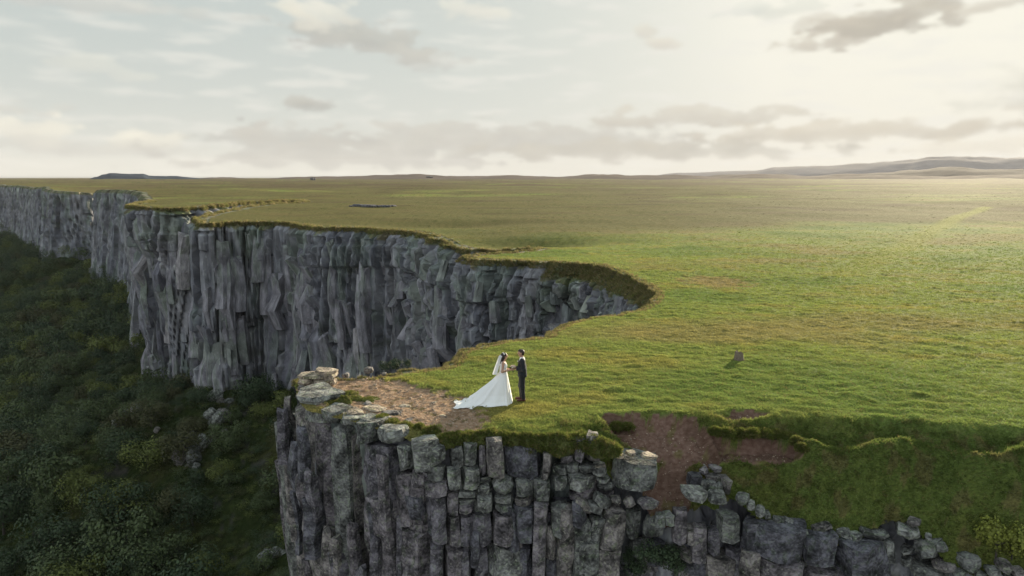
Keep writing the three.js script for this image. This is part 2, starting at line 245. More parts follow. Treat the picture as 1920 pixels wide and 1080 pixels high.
// ------------------------------------------------------------------ the plateau: one sheet out to the horizon, cut along the rim
const [dryX, , dryZ] = onPlane(1342, 527);
function grassColor(x, z) {
  const d = Math.hypot(x, z);
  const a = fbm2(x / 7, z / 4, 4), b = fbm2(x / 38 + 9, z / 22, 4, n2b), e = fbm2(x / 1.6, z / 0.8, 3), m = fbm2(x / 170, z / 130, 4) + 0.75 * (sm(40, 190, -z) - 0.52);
  let c = [0.225, 0.262, 0.08];
  const mixTo = (t, k) => { c = [lerp(c[0], t[0], k), lerp(c[1], t[1], k), lerp(c[2], t[2], k)]; };
  mixTo([0.28, 0.265, 0.085], sm(0.0, 0.5, a)); mixTo([0.155, 0.215, 0.065], sm(0.08, 0.45, b) * 0.8);
  mixTo([0.28, 0.235, 0.11], sm(0.08, 0.42, -b) * 0.75); if (d < 75 && d > 40) mixTo([0.30, 0.225, 0.12], sm(0.35, 0.6, Math.exp(-(((x - dryX) / 3) ** 2 + ((z - dryZ) / 3.2) ** 2)) + 0.5 * e) * 0.8);
  mixTo([0.145, 0.122, 0.06], sm(-0.25, 0.3, m) * 0.82);  // brown moor; its far darkening also stands in for shade among grass tufts
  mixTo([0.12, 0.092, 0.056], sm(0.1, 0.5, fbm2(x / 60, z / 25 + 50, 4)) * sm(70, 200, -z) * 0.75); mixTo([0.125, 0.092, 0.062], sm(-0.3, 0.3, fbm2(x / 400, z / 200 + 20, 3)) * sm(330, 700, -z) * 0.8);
  mixTo([0.075, 0.09, 0.028], sm(0.22, 0.5, e) * 0.5);
  const bt = z - crestZ(x); if (bt > 0 && x > 1.5) mixTo(fbm2(x / 1.1 + 3, z / 0.8, 3) > 0.24 ? [0.12, 0.105, 0.05] : [0.085, 0.115, 0.032], sm(0.0, 0.7, bt + 0.5 * e) * 0.8);   // darker green and brown patches on the bank below the crest
  return [c[0] * 1.14, c[1] * 1.14, c[2] * 1.14];
}
const trackPts = [[1580, 512], [1660, 480], [1710, 455], [1755, 428], [1810, 402], [1850, 388]].map(([a, b]) => { const p = onPlane(a, b); return [p[0], p[2]]; });
const lineDist = (P, x, z) => { let m = 1e9; for (let i = 1; i < P.length; i++) { const [ax, az] = P[i - 1], [bx, bz] = P[i], ex = bx - ax, ez = bz - az, t = clamp(((x - ax) * ex + (z - az) * ez) / (ex * ex + ez * ez)), q = Math.hypot(ax + ex * t - x, az + ez * t - z); if (q < m) m = q; } return m; };
{
  const rows = []; for (let d = 14; d < 11000;) { rows.push(d); d *= d < 17 ? 1.01 : d < 32 ? 1.0034 : d < 70 ? 1.007 : d < 250 ? 1.01 : d < 900 ? 1.02 : 1.06; }
  const NC = 720, NV = rows.length * (NC + 1);
  const P = new Float32Array(NV * 3), C = new Float32Array(NV * 3), S = new Float32Array(NV), Q = new Float32Array(NV);
  rows.forEach((d, j) => {
    for (let i = 0; i <= NC; i++) {
      const k = j * (NC + 1) + i, t = 2 * i / NC - 1, x = (0.95 * t + Math.sign(t) * 1.1 * clamp(60 / d, 0.15, 1) * Math.max(0, Math.abs(t) - 0.85) / 0.15) * d, z = -d;
      const s = S[k] = d > 1600 ? 50 : x > 40 && d > 20 ? 20 : sdf(x, z);
      if (s < -0.03 * d - 0.5) continue;
      const soil = Q[k] = soilAt(x, z);
      P[k * 3] = x; P[k * 3 + 1] = height(x, z) - 0.12 * sm(0.7, 0, s) * sm(60, 25, d); P[k * 3 + 2] = z;
      let c;
      if (soil > 0) { const a = fbm2(x / 0.8, z / 0.8, 4), b = fbm2(x / 2.2 + 8, z / 2.2, 3); c = x < 1 ? [0.45 + 0.08 * a, 0.325 + 0.07 * a, 0.23 + 0.06 * a] : [0.235 + 0.09 * b, 0.155 + 0.06 * b, 0.125 + 0.055 * b]; if (x < 1 && b > 0.25) c = [0.34, 0.24, 0.165]; if (a < -0.32) c = [0.22, 0.18, 0.1]; }
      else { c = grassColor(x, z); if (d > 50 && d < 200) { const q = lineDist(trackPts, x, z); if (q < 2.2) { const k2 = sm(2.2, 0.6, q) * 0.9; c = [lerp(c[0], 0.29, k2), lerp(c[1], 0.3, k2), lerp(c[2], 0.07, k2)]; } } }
      C[k * 3] = c[0]; C[k * 3 + 1] = c[1]; C[k * 3 + 2] = c[2];
    }
  });
  const out = [{ p: [], c: [] }, { p: [], c: [] }];
  const vert = (k) => [P[k * 3], P[k * 3 + 1], P[k * 3 + 2], C[k * 3], C[k * 3 + 1], C[k * 3 + 2], S[k]];
  const put = (o, v) => { o.p.push(v[0], v[1], v[2]); o.c.push(v[3], v[4], v[5]); };
  const tri = (a, b, c) => {
    const n = (S[a] > 0) + (S[b] > 0) + (S[c] > 0); if (!n) return;
    const o = out[(Q[a] > 0) + (Q[b] > 0) + (Q[c] > 0) > 1 ? 1 : 0];
    if (n === 3) { put(o, vert(a)); put(o, vert(b)); put(o, vert(c)); return; }
    const V = [vert(a), vert(b), vert(c)], R = [];
    for (let i = 0; i < 3; i++) { const A = V[i], B = V[(i + 1) % 3]; if (A[6] > 0) R.push(A); if ((A[6] > 0) !== (B[6] > 0)) { const t = A[6] / (A[6] - B[6]), W = A[6] > 0 ? A : B, q = A.map((v, m) => lerp(v, B[m], t)); q[1] = W[1]; q[3] = W[3]; q[4] = W[4]; q[5] = W[5]; R.push(q); } }
    for (let i = 2; i < R.length; i++) { put(o, R[0]); put(o, R[i - 1]); put(o, R[i]); }
  };
  for (let j = 0; j < rows.length - 1; j++) for (let i = 0; i < NC; i++) { const a = j * (NC + 1) + i, b = a + 1, c = a + NC + 1, d = c + 1; tri(a, b, d); tri(a, d, c); }
  const build = (o, m, name, label) => {
    let g = new THREE.BufferGeometry(); g.setAttribute('position', new THREE.Float32BufferAttribute(o.p, 3)); g.setAttribute('color', new THREE.Float32BufferAttribute(o.c, 3));
    g = mergeVertices(g, 1e-4); const p = g.attributes.position, uv = new Float32Array(p.count * 2); for (let i = 0; i < p.count; i++) { uv[2 * i] = p.getX(i) + 0.3 * n2(p.getX(i) / 3, p.getZ(i) / 3); uv[2 * i + 1] = p.getZ(i) - p.getY(i); }
    g.setAttribute('uv', new THREE.BufferAttribute(uv, 2)); g.computeVertexNormals(); return structure(mesh(name, g, m), label);
  };
  build(out[0], M.grass, 'ground', 'green and tawny grass plateau running to the horizon');
  build(out[1], M.soil, 'bare_soil_ground', 'reddish bare soil worn into the turf by the cliff edge');
}

// ------------------------------------------------------------------ the cliff under the rim
const walls = [];
const hash = (a, b, c) => { const v = Math.sin(a * 127.1 + b * 311.7 + c * 74.7) * 43758.5453; return v - Math.floor(v); };
function cells(u, v, W, H, seed) {                                  // columns of uneven width broken at uneven heights: [offset, groove]
  const q = u / W, i = Math.floor(q), a = i + 0.42 * (hash(i, 1, seed) - 0.5), b = i + 1 + 0.42 * (hash(i + 1, 1, seed) - 0.5), id = q < a ? i - 1 : q > b ? i + 1 : i;
  const lo = id + 0.42 * (hash(id, 1, seed) - 0.5), hi = id + 1 + 0.42 * (hash(id + 1, 1, seed) - 0.5), ex = Math.min(q - lo, hi - q) / (hi - lo), p = v / H + hash(id, 5, seed) * 7, row = Math.floor(p), ey = Math.min(p - row, 1 - p + row) * H / W;
  const e = Math.min(ex * 1.0, ey * 1.2);
  return [hash(id, row, seed + 2) * 0.8 + 0.5 * (hash(id, 2, seed) - 0.5) + 0.3 * (ex - 0.25), Math.max(0, 1 - e / 0.13)];
}
const rimNormal = (i) => { let ax = 0, az = 0; const d = -RZ[i], w = Math.max(0.6, d * 0.035); for (let k = -40; k <= 40; k++) { const j = i + k; if (j < 0 || j >= RN - 1) continue; const ex = RX[j + 1] - RX[j], ez = RZ[j + 1] - RZ[j], q = Math.hypot(RX[j] - RX[i], RZ[j] - RZ[i]), g = Math.exp(-q * q / (w * w)); ax += -ez * -1 * g; az += ex * -1 * g; } const l = Math.hypot(ax, az) || 1; return [-ax / l, -az / l]; };
{
  // walk the rim with steps that suit the distance
  const kOf = (d) => clamp(d / 100, 0.36, 1.5), nor = rim.map((_, i) => rimNormal(i));
  // outward: away from land; check one and flip
  { const i = Math.floor(RN * 0.8), t = 0.4; if (sdf(RX[i] + nor[i][0] * t, RZ[i] + nor[i][1] * t) > 0) nor.forEach((n) => { n[0] *= -1; n[1] *= -1; }); }
  const S = []; let s = 0, sn = 0;
  for (let i = 0; i < RN - 1; i++) {
    const L = Math.hypot(RX[i + 1] - RX[i], RZ[i + 1] - RZ[i]), d = Math.max(18, -RZ[i]), n = Math.max(1, Math.ceil(L / Math.max(0.1, d * 0.0028)));
    for (let j = 0; j < n; j++) { const t = j / n; S.push([lerp(RX[i], RX[i + 1], t), lerp(RZ[i], RZ[i + 1], t), lerp(nor[i][0], nor[i + 1][0], t), lerp(nor[i][1], nor[i + 1][1], t), sn + L * t / kOf(d), kOf(d)]); }
    s += L; sn += L / kOf(d);
  }
  // sections so that each wall is a piece of terrain of its own
  const cuts = [{ z: -230, name: 'far_cliff', label: 'far dark cliff of the headland across the wooded valley' }, { z: -52, name: 'cliff', label: 'tall grey columnar cliff wall curving behind the couple' }, { z: -25.2, name: 'inlet_cliff', label: 'blocky dark rock wall of the inlet below the grass' }, { z: 0, name: 'near_cliff', label: 'near cliff face of jointed rock below the soil ledge' }];
  const tipIndex = S.findIndex((p) => p[0] < -8.2 && -p[1] < 27 && -p[1] > 24);
  const bounds = [0, S.findIndex((p) => p[0] > -140 && p[1] > -240), S.findIndex((p) => p[0] > -1 && p[1] > -62), tipIndex, S.length - 1];
  for (let part = 0; part < 4; part++) {
    const i0 = bounds[part], i1 = bounds[part + 1], N = i1 - i0 + 1, near = part === 3;
    const ys = []; { let y = 0; const zr = -S[Math.floor((i0 + i1) / 2)][1]; const st = near ? 0.1 : part === 2 ? 0.16 : part === 1 ? 0.4 : 2.4; let q = st * 0.5; while (y < (part ? 62 : 75)) { ys.push(y); y += q; q = Math.min(q * 1.02, y > 12 && near ? 3 : st * (near ? 3 : 1.25)); } void zr; }
    const R = ys.length + 1, P = new Float32Array(N * R * 3), C = new Float32Array(N * R * 3), UV = new Float32Array(N * R * 2);
    for (let i = 0; i < N; i++) {
      const [x, z, nx, nz, sq, kq] = S[i0 + i], h = height(x, z), d = -z, k = near ? 0.3 : kq, sl = sq * k;
      const blocky = part === 2 || (part === 1 && x > -14) ? 1 : near ? 0.5 : 0;
      let arc = 0;
      for (let r = 0; r < R; r++) {
        const a = (i * R + r), y = r ? ys[r - 1] : 0; let o, yy;
        if (r === 0) { o = -0.4 * k - 0.15; yy = h - 0.03 * k - 0.1 * sm(60, 25, d); }
        else {
          yy = h - 0.12 * sm(60, 25, d) - 0.08 * k - y; const w = y / k;
          const lean = sl / k + 0.10 * w * (1 + 0.6 * n2(sl / k / 60, 3)) + 0.8 * n2(sl / k / 15, w / 40);
          o = 1.4 * Math.abs(n2(lean / 17, w / 130)) + 1.0 * Math.abs(n2b(lean / 6.2, w / 80 + 5)) + 0.2 * n2b(lean / 0.6, w / 7);
          const bl = blocky * sm(-0.5, 0.2, n2(sl / k / 18, w / 12) + 0.25);
          const c1 = cells(lean, w, 3.0, 36, 3), c2 = cells(lean + 50, w, 1.0, 15, 8);
          let col1 = 0.8 * c1[0] - 1.4 * c1[1] + 0.5 * c2[0] - 0.7 * c2[1];
          if (bl > 0) { const wl = w + 1.2 * n2(sq / 9, 3), b1 = cells(lean + 0.6 * n2b(sq / 5, w / 5), wl, 3.0, 3.4, 13), b2 = cells(lean + 20, wl + 0.5 * n2(sq / 2, w / 3), 1.3, 1.6, 18); col1 = lerp(col1, 1.5 * b1[0] - 1.1 * b1[1] + 0.5 * b2[0] - 0.45 * b2[1], bl); }
          o += col1;
          const fis = Math.max(0, 1 - Math.abs(n2(lean / 11 + 40, w / 160 + 3)) * 11); o -= 2.8 * fis * sm(0, 5, w);
          const ledge = part === 0 ? 0 : 0.6 * sm(0.35, 0.5, n2(sq / 60 + 7, w / 8)); o += ledge + 1.2;
          o = o * k * (lerp(0.6 + 0.4 * sm(0, 1.2, w), 0.12 + 0.88 * sm(0, 3, w), part < 1 ? 0 : sm(-1.5, 3.5, x) * sm(-66, -58, z)));
          if (!near && w < 4) o = Math.max(o, 0.12 * k);
          if (near) o = o * 0.35 - 0.75; else if (part === 2) o *= lerp(0.25, 1, sm(-6.5, -3, x)) * (d < 40 ? 0.7 : 1);
          o += (near ? -0.03 : part === 1 ? (x < -60 ? -0.1 : lerp(-0.02, 0.03, sm(-76, -66, z))) : 0.03) * Math.max(0, y - 2) ;
          if (part === 0) o += y * 0.12;
          if (!near && y < 1.2 * k) o += 0.5 * k * n2(sl / k / 3, 2);
        }
        P[a * 3] = x + nx * o; P[a * 3 + 1] = yy; P[a * 3 + 2] = z + nz * o; UV[a * 2] = sq * (near ? 0.6 : 1); if (r) arc += Math.hypot(P[a * 3] - P[a * 3 - 3], P[a * 3 + 1] - P[a * 3 - 2], P[a * 3 + 2] - P[a * 3 - 1]); UV[a * 2 + 1] = -Math.min(arc, y + 3 * k) / (near ? 0.5 : k);
        const w = y / k, v1 = fbm2(sl / k / 9, w / 60, 4), v2 = fbm2(sl / k / 5 + 31, w / 8, 4, n2b), v3 = fbm2(sq / 0.9, w / 22 + 9, 3), v4 = fbm2(sl / k / 12 + 70, w / 9, 4);
        let c = [0.22, 0.215, 0.22]; const to = (t, q) => { c = [lerp(c[0], t[0], q), lerp(c[1], t[1], q), lerp(c[2], t[2], q)]; };
        to([0.265, 0.25, 0.245], sm(0, 0.5, v1)); to([0.135, 0.135, 0.148], sm(0.05, 0.45, -v1) * 0.8); to([0.175, 0.185, 0.176], sm(0.05, 0.4, v2) * 0.5); to([0.33, 0.32, 0.305], sm(0.15, 0.45, v3) * 0.6); to([0.09, 0.09, 0.10], sm(0.15, 0.4, -v3) * 0.7); const tone = 0.8 + 0.4 * hash(Math.floor(sl / k / 2.4), Math.floor(w / 22 + 3 * hash(Math.floor(sl / k / 2.4), 4, 4)), 6); c = c.map((q) => q * tone);
        to([0.085, 0.09, 0.06], sm(0.32, 0.44, v4) * 0.6);
        if (!near && (r < 3 || w < 0.5 + 1.5 * v2 + (part === 2 && x > 0.5 ? 2.2 : 0))) to(v3 > 0.1 ? [0.17, 0.14, 0.07] : [0.115, 0.12, 0.042], 0.9);
        C[a * 3] = c[0] * 1.16; C[a * 3 + 1] = c[1] * 1.22; C[a * 3 + 2] = c[2] * 1.26;
      }
    }
    const I = []; for (let i = 0; i < N - 1; i++) for (let r = 0; r < R - 1; r++) { const a = i * R + r, b = a + R; I.push(a, b, b + 1, a, b + 1, a + 1); }
    const g = new THREE.BufferGeometry(); g.setAttribute('position', new THREE.BufferAttribute(P, 3)); g.setAttribute('color', new THREE.BufferAttribute(C, 3)); g.setAttribute('uv', new THREE.BufferAttribute(UV, 2)); g.setIndex(I); g.computeVertexNormals();
    const m = structure(mesh(cuts[part].name, g, M.cliff), cuts[part].label); walls[part] = { m, P, R, N, ys, S: S.slice(i0, i1 + 1) };
  }
}
const nearCliff = walls[3].m;

// ------------------------------------------------------------------ the valley floor and slopes
{
  const rows = []; for (let d = 40; d < 1500; d *= 1.014) rows.push(d);
  const NC = 260, u0 = -1.35, u1 = 0.25, P = [], C = [], UV = [], I = [];
  rows.forEach((d, j) => { for (let i = 0; i <= NC; i++) {
    const x = lerp(u0, u1, i / NC) * d, z = -d, q = rimDist(x, z); let y = valley(x, z, q); P.push(x, y, z); UV.push(x, z);
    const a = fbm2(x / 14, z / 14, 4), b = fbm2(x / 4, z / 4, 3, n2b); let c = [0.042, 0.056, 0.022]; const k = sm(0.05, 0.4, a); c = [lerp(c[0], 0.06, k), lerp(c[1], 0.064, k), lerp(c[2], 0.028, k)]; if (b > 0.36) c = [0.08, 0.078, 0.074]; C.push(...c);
    if (j && i) { const e = j * (NC + 1) + i; I.push(e, e - 1, e - NC - 2, e, e - NC - 2, e - NC - 1); }
  } });
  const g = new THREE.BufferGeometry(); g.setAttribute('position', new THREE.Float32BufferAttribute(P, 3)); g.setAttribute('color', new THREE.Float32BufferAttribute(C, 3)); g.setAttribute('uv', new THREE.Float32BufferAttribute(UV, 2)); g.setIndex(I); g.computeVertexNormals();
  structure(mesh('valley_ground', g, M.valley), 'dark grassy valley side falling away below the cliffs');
}

// ------------------------------------------------------------------ hills on the horizon
function ridge(name, label, list, dist, depth, colour, seed, rough = 1) {
  const at = (px) => { if (px <= list[0][0]) return list[0][1]; for (let i = 1; i < list.length; i++) if (px < list[i][0]) { const t = (px - list[i - 1][0]) / (list[i][0] - list[i - 1][0]); return lerp(list[i - 1][1], list[i][1], t * t * (3 - 2 * t)); } return list[list.length - 1][1]; };
  const NX = 260, NZ = 26, P = [], C = [], I = [], a = list[0][0], b = list[list.length - 1][0];
  for (let j = 0; j <= NZ; j++) for (let i = 0; i <= NX; i++) {
    const px = lerp(a, b, i / NX), d = dist + depth * j / NZ, x = (px - 960) / F * d * 1.013, top = CH + (333 - at(px)) / F * dist * 1.013;
    const f = j / NZ, prof = Math.sin(Math.PI * Math.min(1, Math.max(0, f)) * 0.999), hh = (top + 20) * Math.pow(prof, 0.8) * (1 + rough * 0.10 * fbm2(x / dist * 9 + seed, d / dist * 30, 4)) - 20;
    P.push(x * (1 + 0), hh, -d); const n = fbm2(x / dist * 14 + seed, d / dist * 40, 3); C.push(...colour.map((v) => v * (1 + 0.35 * n)));
    if (i && j) { const e = j * (NX + 1) + i; I.push(e, e - 1, e - NX - 2, e, e - NX - 2, e - NX - 1); }
  }
  const g = new THREE.BufferGeometry(); g.setAttribute('position', new THREE.Float32BufferAttribute(P, 3)); g.setAttribute('color', new THREE.Float32BufferAttribute(C, 3)); g.setIndex(I); g.computeVertexNormals(); return structure(mesh(name, g, M.hill), label);
}
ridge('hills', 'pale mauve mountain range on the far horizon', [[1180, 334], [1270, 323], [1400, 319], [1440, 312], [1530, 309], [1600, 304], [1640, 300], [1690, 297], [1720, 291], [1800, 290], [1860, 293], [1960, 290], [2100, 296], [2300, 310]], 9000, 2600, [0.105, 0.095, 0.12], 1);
ridge('hills', 'low brown moorland ridge in front of the mountains', [[1260, 334], [1360, 327], [1450, 326], [1500, 330], [1580, 325], [1640, 323], [1700, 317], [1740, 312], [1770, 311], [1830, 316], [1950, 317], [2100, 314], [2300, 320]], 3600, 1200, [0.075, 0.06, 0.05], 5, 1.3);
ridge('hills', 'long low tawny rise along the middle horizon', [[330, 338], [430, 333], [500, 336], [560, 332], [640, 331], [700, 329], [800, 327], [870, 331], [950, 329], [1050, 332], [1120, 326], [1190, 330], [1250, 328], [1330, 331], [1400, 327], [1500, 331], [1600, 328], [1750, 331], [1900, 327], [2100, 330]], 2600, 900, [0.12, 0.092, 0.078], 9, 2.2);
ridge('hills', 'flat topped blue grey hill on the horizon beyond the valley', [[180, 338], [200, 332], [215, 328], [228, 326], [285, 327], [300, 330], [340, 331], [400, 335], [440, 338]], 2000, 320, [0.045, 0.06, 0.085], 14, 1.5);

// ------------------------------------------------------------------ rock blocks
const boxUV = (g, du = 0, dv = 0, turn = 0) => { const cu = Math.cos(turn), su = Math.sin(turn); const p = g.attributes.position, n = g.attributes.normal, uv = new Float32Array(p.count * 2); for (let i = 0; i < p.count; i++) { const a = Math.abs(n.getX(i)), b = Math.abs(n.getY(i)), c = Math.abs(n.getZ(i)); let u, v; if (b > a && b > c) { u = p.getX(i); v = p.getZ(i); } else if (a > c) { u = p.getZ(i); v = p.getY(i); } else { u = p.getX(i); v = p.getY(i); } uv[2 * i] = u * cu - v * su + du; uv[2 * i + 1] = u * su + v * cu + dv; } g.setAttribute('uv', new THREE.BufferAttribute(uv, 2)); return g; };
function rockGeo(w, h, t, seed, { round = 22, rough = 1, taper = 0, chips = 2, lean = 0, crease = 0.2, ridge2 = 1, fine = 0.3 } = {}) {
  const r = rng(seed * 977 + 13), seg = (v) => Math.round(clamp(v / fine, 2, 7));
  const nw = seg(w); let g = new THREE.BoxGeometry(2, 2, 2, nw, seg(h), seg(t)); g.deleteAttribute('uv'); g.deleteAttribute('normal'); g = mergeVertices(g, 1e-4);
  const p = g.attributes.position, planes = [], m = Math.min(w, h, t);
  for (let i = 0; i < chips; i++) { const a = new THREE.Vector3((r() < 0.5 ? -1 : 1) * (0.3 + r()), (r() < 0.6 ? 1 : -1) * (0.15 + r() * 0.9), 0.2 + r()).normalize(); planes.push([a, 0.42 * (Math.abs(a.x) * w + Math.abs(a.y) * h + Math.abs(a.z) * t) * (0.97 + 0.16 * r())]); }
  const rx0 = -1 + 2 * (1 + Math.floor(r() * (nw - 1))) / nw, rdg = ridge2 * (0.1 + 0.22 * r()) * Math.min(w, t); const j = [...Array(8)].map(() => [(r() - 0.5) * 0.2 * w, (r() - 0.5) * 0.2 * Math.min(h, w), (r() - 0.5) * 0.2 * t]), v = new THREE.Vector3();
  for (let i = 0; i < p.count; i++) {
    const x = p.getX(i), y = p.getY(i), z = p.getZ(i), L = Math.pow(Math.abs(x) ** round + Math.abs(y) ** round + Math.abs(z) ** round, 1 / round), k = Math.max(Math.abs(x), Math.abs(y), Math.abs(z)) / L;
    v.set(x * k * w / 2, y * k * h / 2, z * k * t / 2);
    for (let c = 0; c < 8; c++) { const q = (c & 1 ? 1 + x : 1 - x) * (c & 2 ? 1 + y : 1 - y) * (c & 4 ? 1 + z : 1 - z) / 8; v.x += q * j[c][0]; v.y += q * j[c][1]; v.z += q * j[c][2]; }
    if (z > 0) { const e = x < rx0 ? (rx0 - x) / (1 + rx0) : (x - rx0) / (1 - rx0); v.z += z * rdg * (0.5 - e); }
    v.x *= 1 + taper * y; v.x += -lean * y * 0.5;
    for (const [n, d] of planes) { const q = v.dot(n) - d; if (q > 0) v.addScaledVector(n, -q * 0.85); }
    const f = rough * (0.05 * m * fbm3(v.x / m * 1.3 + seed, v.y / m * 0.8, v.z / m * 1.3, 3) * 2 + 0.022 * fbm3(v.x / 0.14, v.y / 0.3 + seed, v.z / 0.14, 2));
    const s = 0.035 * rough * Math.sign(n3(v.x / 0.5 + seed * 3, v.y / 0.8, v.z / 0.5)) ;
    p.setXYZ(i, v.x * (1 + f / (w / 2)) , v.y * (1 + f / (h / 2)), v.z * (1 + (f + s) / (t / 2)));
  }
  g = toCreasedNormals(g, crease); return boxUV(g, r() * 7, r() * 7, r() * 6.28);
}
// split columns standing out of the far walls: angular prisms with broken tops
const columnMats = [[0.20, 0.195, 0.205], [0.155, 0.155, 0.17], [0.25, 0.24, 0.235], [0.19, 0.195, 0.19], [0.13, 0.13, 0.145]].map((c) => new THREE.MeshStandardMaterial({ color: col(...c.map((v) => v * 1.6)), roughness: 0.92, flatShading: true, map: rep(cliffTex, 1 / 9, 1 / 20), bumpMap: rep(rockBump, 1 / 5, 1 / 11), bumpScale: 0.25 }));
function prism(axis, w, seed) {                                      // axis: points from the top down; sides: an uneven polygon
  const r = rng(seed), n = 5 + Math.floor(r() * 3), ang = [...Array(n)].map((_, i) => (i + 0.7 * (r() - 0.5)) / n * Math.PI * 2), rad = ang.map(() => w * (0.42 + 0.28 * r())), P = [], UV = [], rings = axis.map(([x, y, z], j) => { const k = (j ? 1 : 0.86) * (1 + 0.22 * (r() - 0.5)), dx = (r() - 0.5) * 0.22 * w, dz = (r() - 0.5) * 0.22 * w; return ang.map((a, i) => [x + dx + Math.cos(a) * rad[i] * k, y + (j ? 0 : (r() - 0.5) * 0.7 * w), z + dz + Math.sin(a) * rad[i] * k]); });
  const put = (p, i) => { P.push(...p); UV.push(i / n * w * 3, p[1]); };
  for (let j = 1; j < rings.length; j++) for (let i = 0; i < n; i++) { const q = (i + 1) % n, a = rings[j - 1][i], b = rings[j - 1][q], c = rings[j][q], d = rings[j][i]; put(a, i); put(b, i + 1); put(c, i + 1); put(a, i); put(c, i + 1); put(d, i); }
  const [tx, ty, tz] = axis[0]; for (let i = 0; i < n; i++) { const q = (i + 1) % n; put(rings[0][q], i + 1); put(rings[0][i], i); put([tx, ty + 0.12 * w, tz], i); }
  const g = new THREE.BufferGeometry(); g.setAttribute('position', new THREE.Float32BufferAttribute(P, 3)); g.setAttribute('uv', new THREE.Float32BufferAttribute(UV, 2)); g.computeVertexNormals(); return g;
}
for (const [part, count, wide, tall, name] of [[1, 640, 1.9, 15, 'rock_column'], [2, 520, 1.5, 2.6, 'rock_block']]) {
  const W = walls[part], r = rng(610 + part), list = [], sN = W.S[W.N - 1][4] - W.S[0][4];
  for (let q = 0; q < count; q++) {
    const target = W.S[0][4] + sN * r(); let i = 0, hi = W.N - 1; while (i < hi) { const m = (i + hi) >> 1; if (W.S[m][4] < target) i = m + 1; else hi = m; }
    const [x, z, nx, nz, , k] = W.S[i]; if (part === 2 && (-z < 33 || x < -6)) continue; const turfy = x > -1.5 && z > -64;
    const squat = part === 1 && x > -18 && r() < 0.75, w = k * (squat ? 1.6 : wide) * (0.5 + 0.9 * r()), h = (squat ? 3.2 : tall) * k * (0.4 + 1.3 * r() * r()), top = ((turfy ? 3.6 : 0.8) + (part === 1 ? 44 : 26) * Math.pow(r(), 1.25)) * k, axis = [], m = Math.max(2, Math.min(6, Math.round(h / (3 * k)) + 1));
    const out = 0.3 * w * (r() - 0.85);
    for (let j = 0; j < m; j++) { const y = top + h * j / (m - 1); let row = W.ys.findIndex((v) => v >= y); if (row < 0) row = W.ys.length - 1; const a = (i * W.R + row + 1) * 3, jx = (r() - 0.5) * 0.1 * w; axis.push([W.P[a] + nx * out + jx, W.P[a + 1], W.P[a + 2] + nz * out + jx]); }
    list.push([w * h, prism(axis, w, 3000 + q * 7 + part), columnMats[Math.floor(r() * 5)]]);
  }
  list.sort((a, b) => b[0] - a[0]); list.slice(0, 290).forEach(([, g, m]) => mesh(name, g, m, W.m));
  const rest = mesh(name + '_rubble', mergeGeometries(list.slice(290).map((q) => q[1])), columnMats[0], W.m); rest.userData.kind = 'stuff';
}
// depth of the face along the near rim, for each photo column where its lip stands
faceList.splice(0, faceList.findIndex((q) => q[0] === 553)); faceList.unshift([500, faceList[0][1] + 0.8]);
const face = (px) => { for (let i = 1; i < faceList.length; i++) if (px < faceList[i][0]) { const t = (px - faceList[i - 1][0]) / (faceList[i][0] - faceList[i - 1][0]); return lerp(faceList[i - 1][1], faceList[i][1], t); } return faceList[faceList.length - 1][1]; };
let rockSeed = 1;
const nearColumnMats = [0, 1, 2, 4].map((i) => { const m = rockMats[i].clone(); m.flatShading = true; return m; });
function block([x0, y0, x1, y1, out = 0.1, mat = 0, opt = {}], parent, name = 'rock_block') {

  const vary = rng(rockSeed * 31 + 5), mats = rockMats[mat]; out += opt.ground || !parent ? 0 : 0.34 * (vary() - 0.55); const gp = opt.ground ? onGround((x0 + x1) / 2, y1 - 2, height) : null, onTurf = gp && sdf(gp[0], gp[2]) > 0.05, d0 = onTurf ? -gp[2] - 0.12 : face(x0) - out, d1 = onTurf ? d0 : face(x1) - out, dm = (d0 + d1) / 2, a = atDepth(x0, (y0 + y1) / 2, d0), b = atDepth(x1, (y0 + y1) / 2, d1), top = atDepth((x0 + x1) / 2, y0, dm), bot = atDepth((x0 + x1) / 2, y1, dm);
  const w = Math.hypot(b[0] - a[0], b[2] - a[2]) * 0.95, thick = opt.thick ?? clamp(w * 0.9, 0.45, 1.5), drop = opt.flat ? 0 : thick * 0.5 * 0.33, h = Math.max(0.1, top[1] - bot[1] - drop + (opt.deep ?? 0)), yaw = -Math.atan2(b[2] - a[2], b[0] - a[0]);
  const lean = (opt.lean ?? 0) / F * dm;
  const m = mesh(name, rockGeo(w, h, thick, rockSeed++, { ...opt, lean }), mats, parent);
  const nx = Math.sin(yaw), nz = Math.cos(yaw);
  m.position.set((a[0] + b[0]) / 2 - nx * thick / 2 + lean / 2, bot[1] + h / 2 - (opt.deep ?? 0) , (a[2] + b[2]) / 2 - nz * thick / 2);
  m.rotation.y = yaw + (opt.turn ?? (n2(rockSeed * 3.1, 1) * 0.34)); m.rotation.z = opt.roll ?? n2(rockSeed * 1.7, 8) * 0.05; m.rotation.x = opt.tip ?? n2(rockSeed * 2.3, 5) * 0.03;
  return m;
}
const R0 = { round: 14 }, RD = { round: 9 }, TALL = { deep: 0.8, thick: 1.0 };
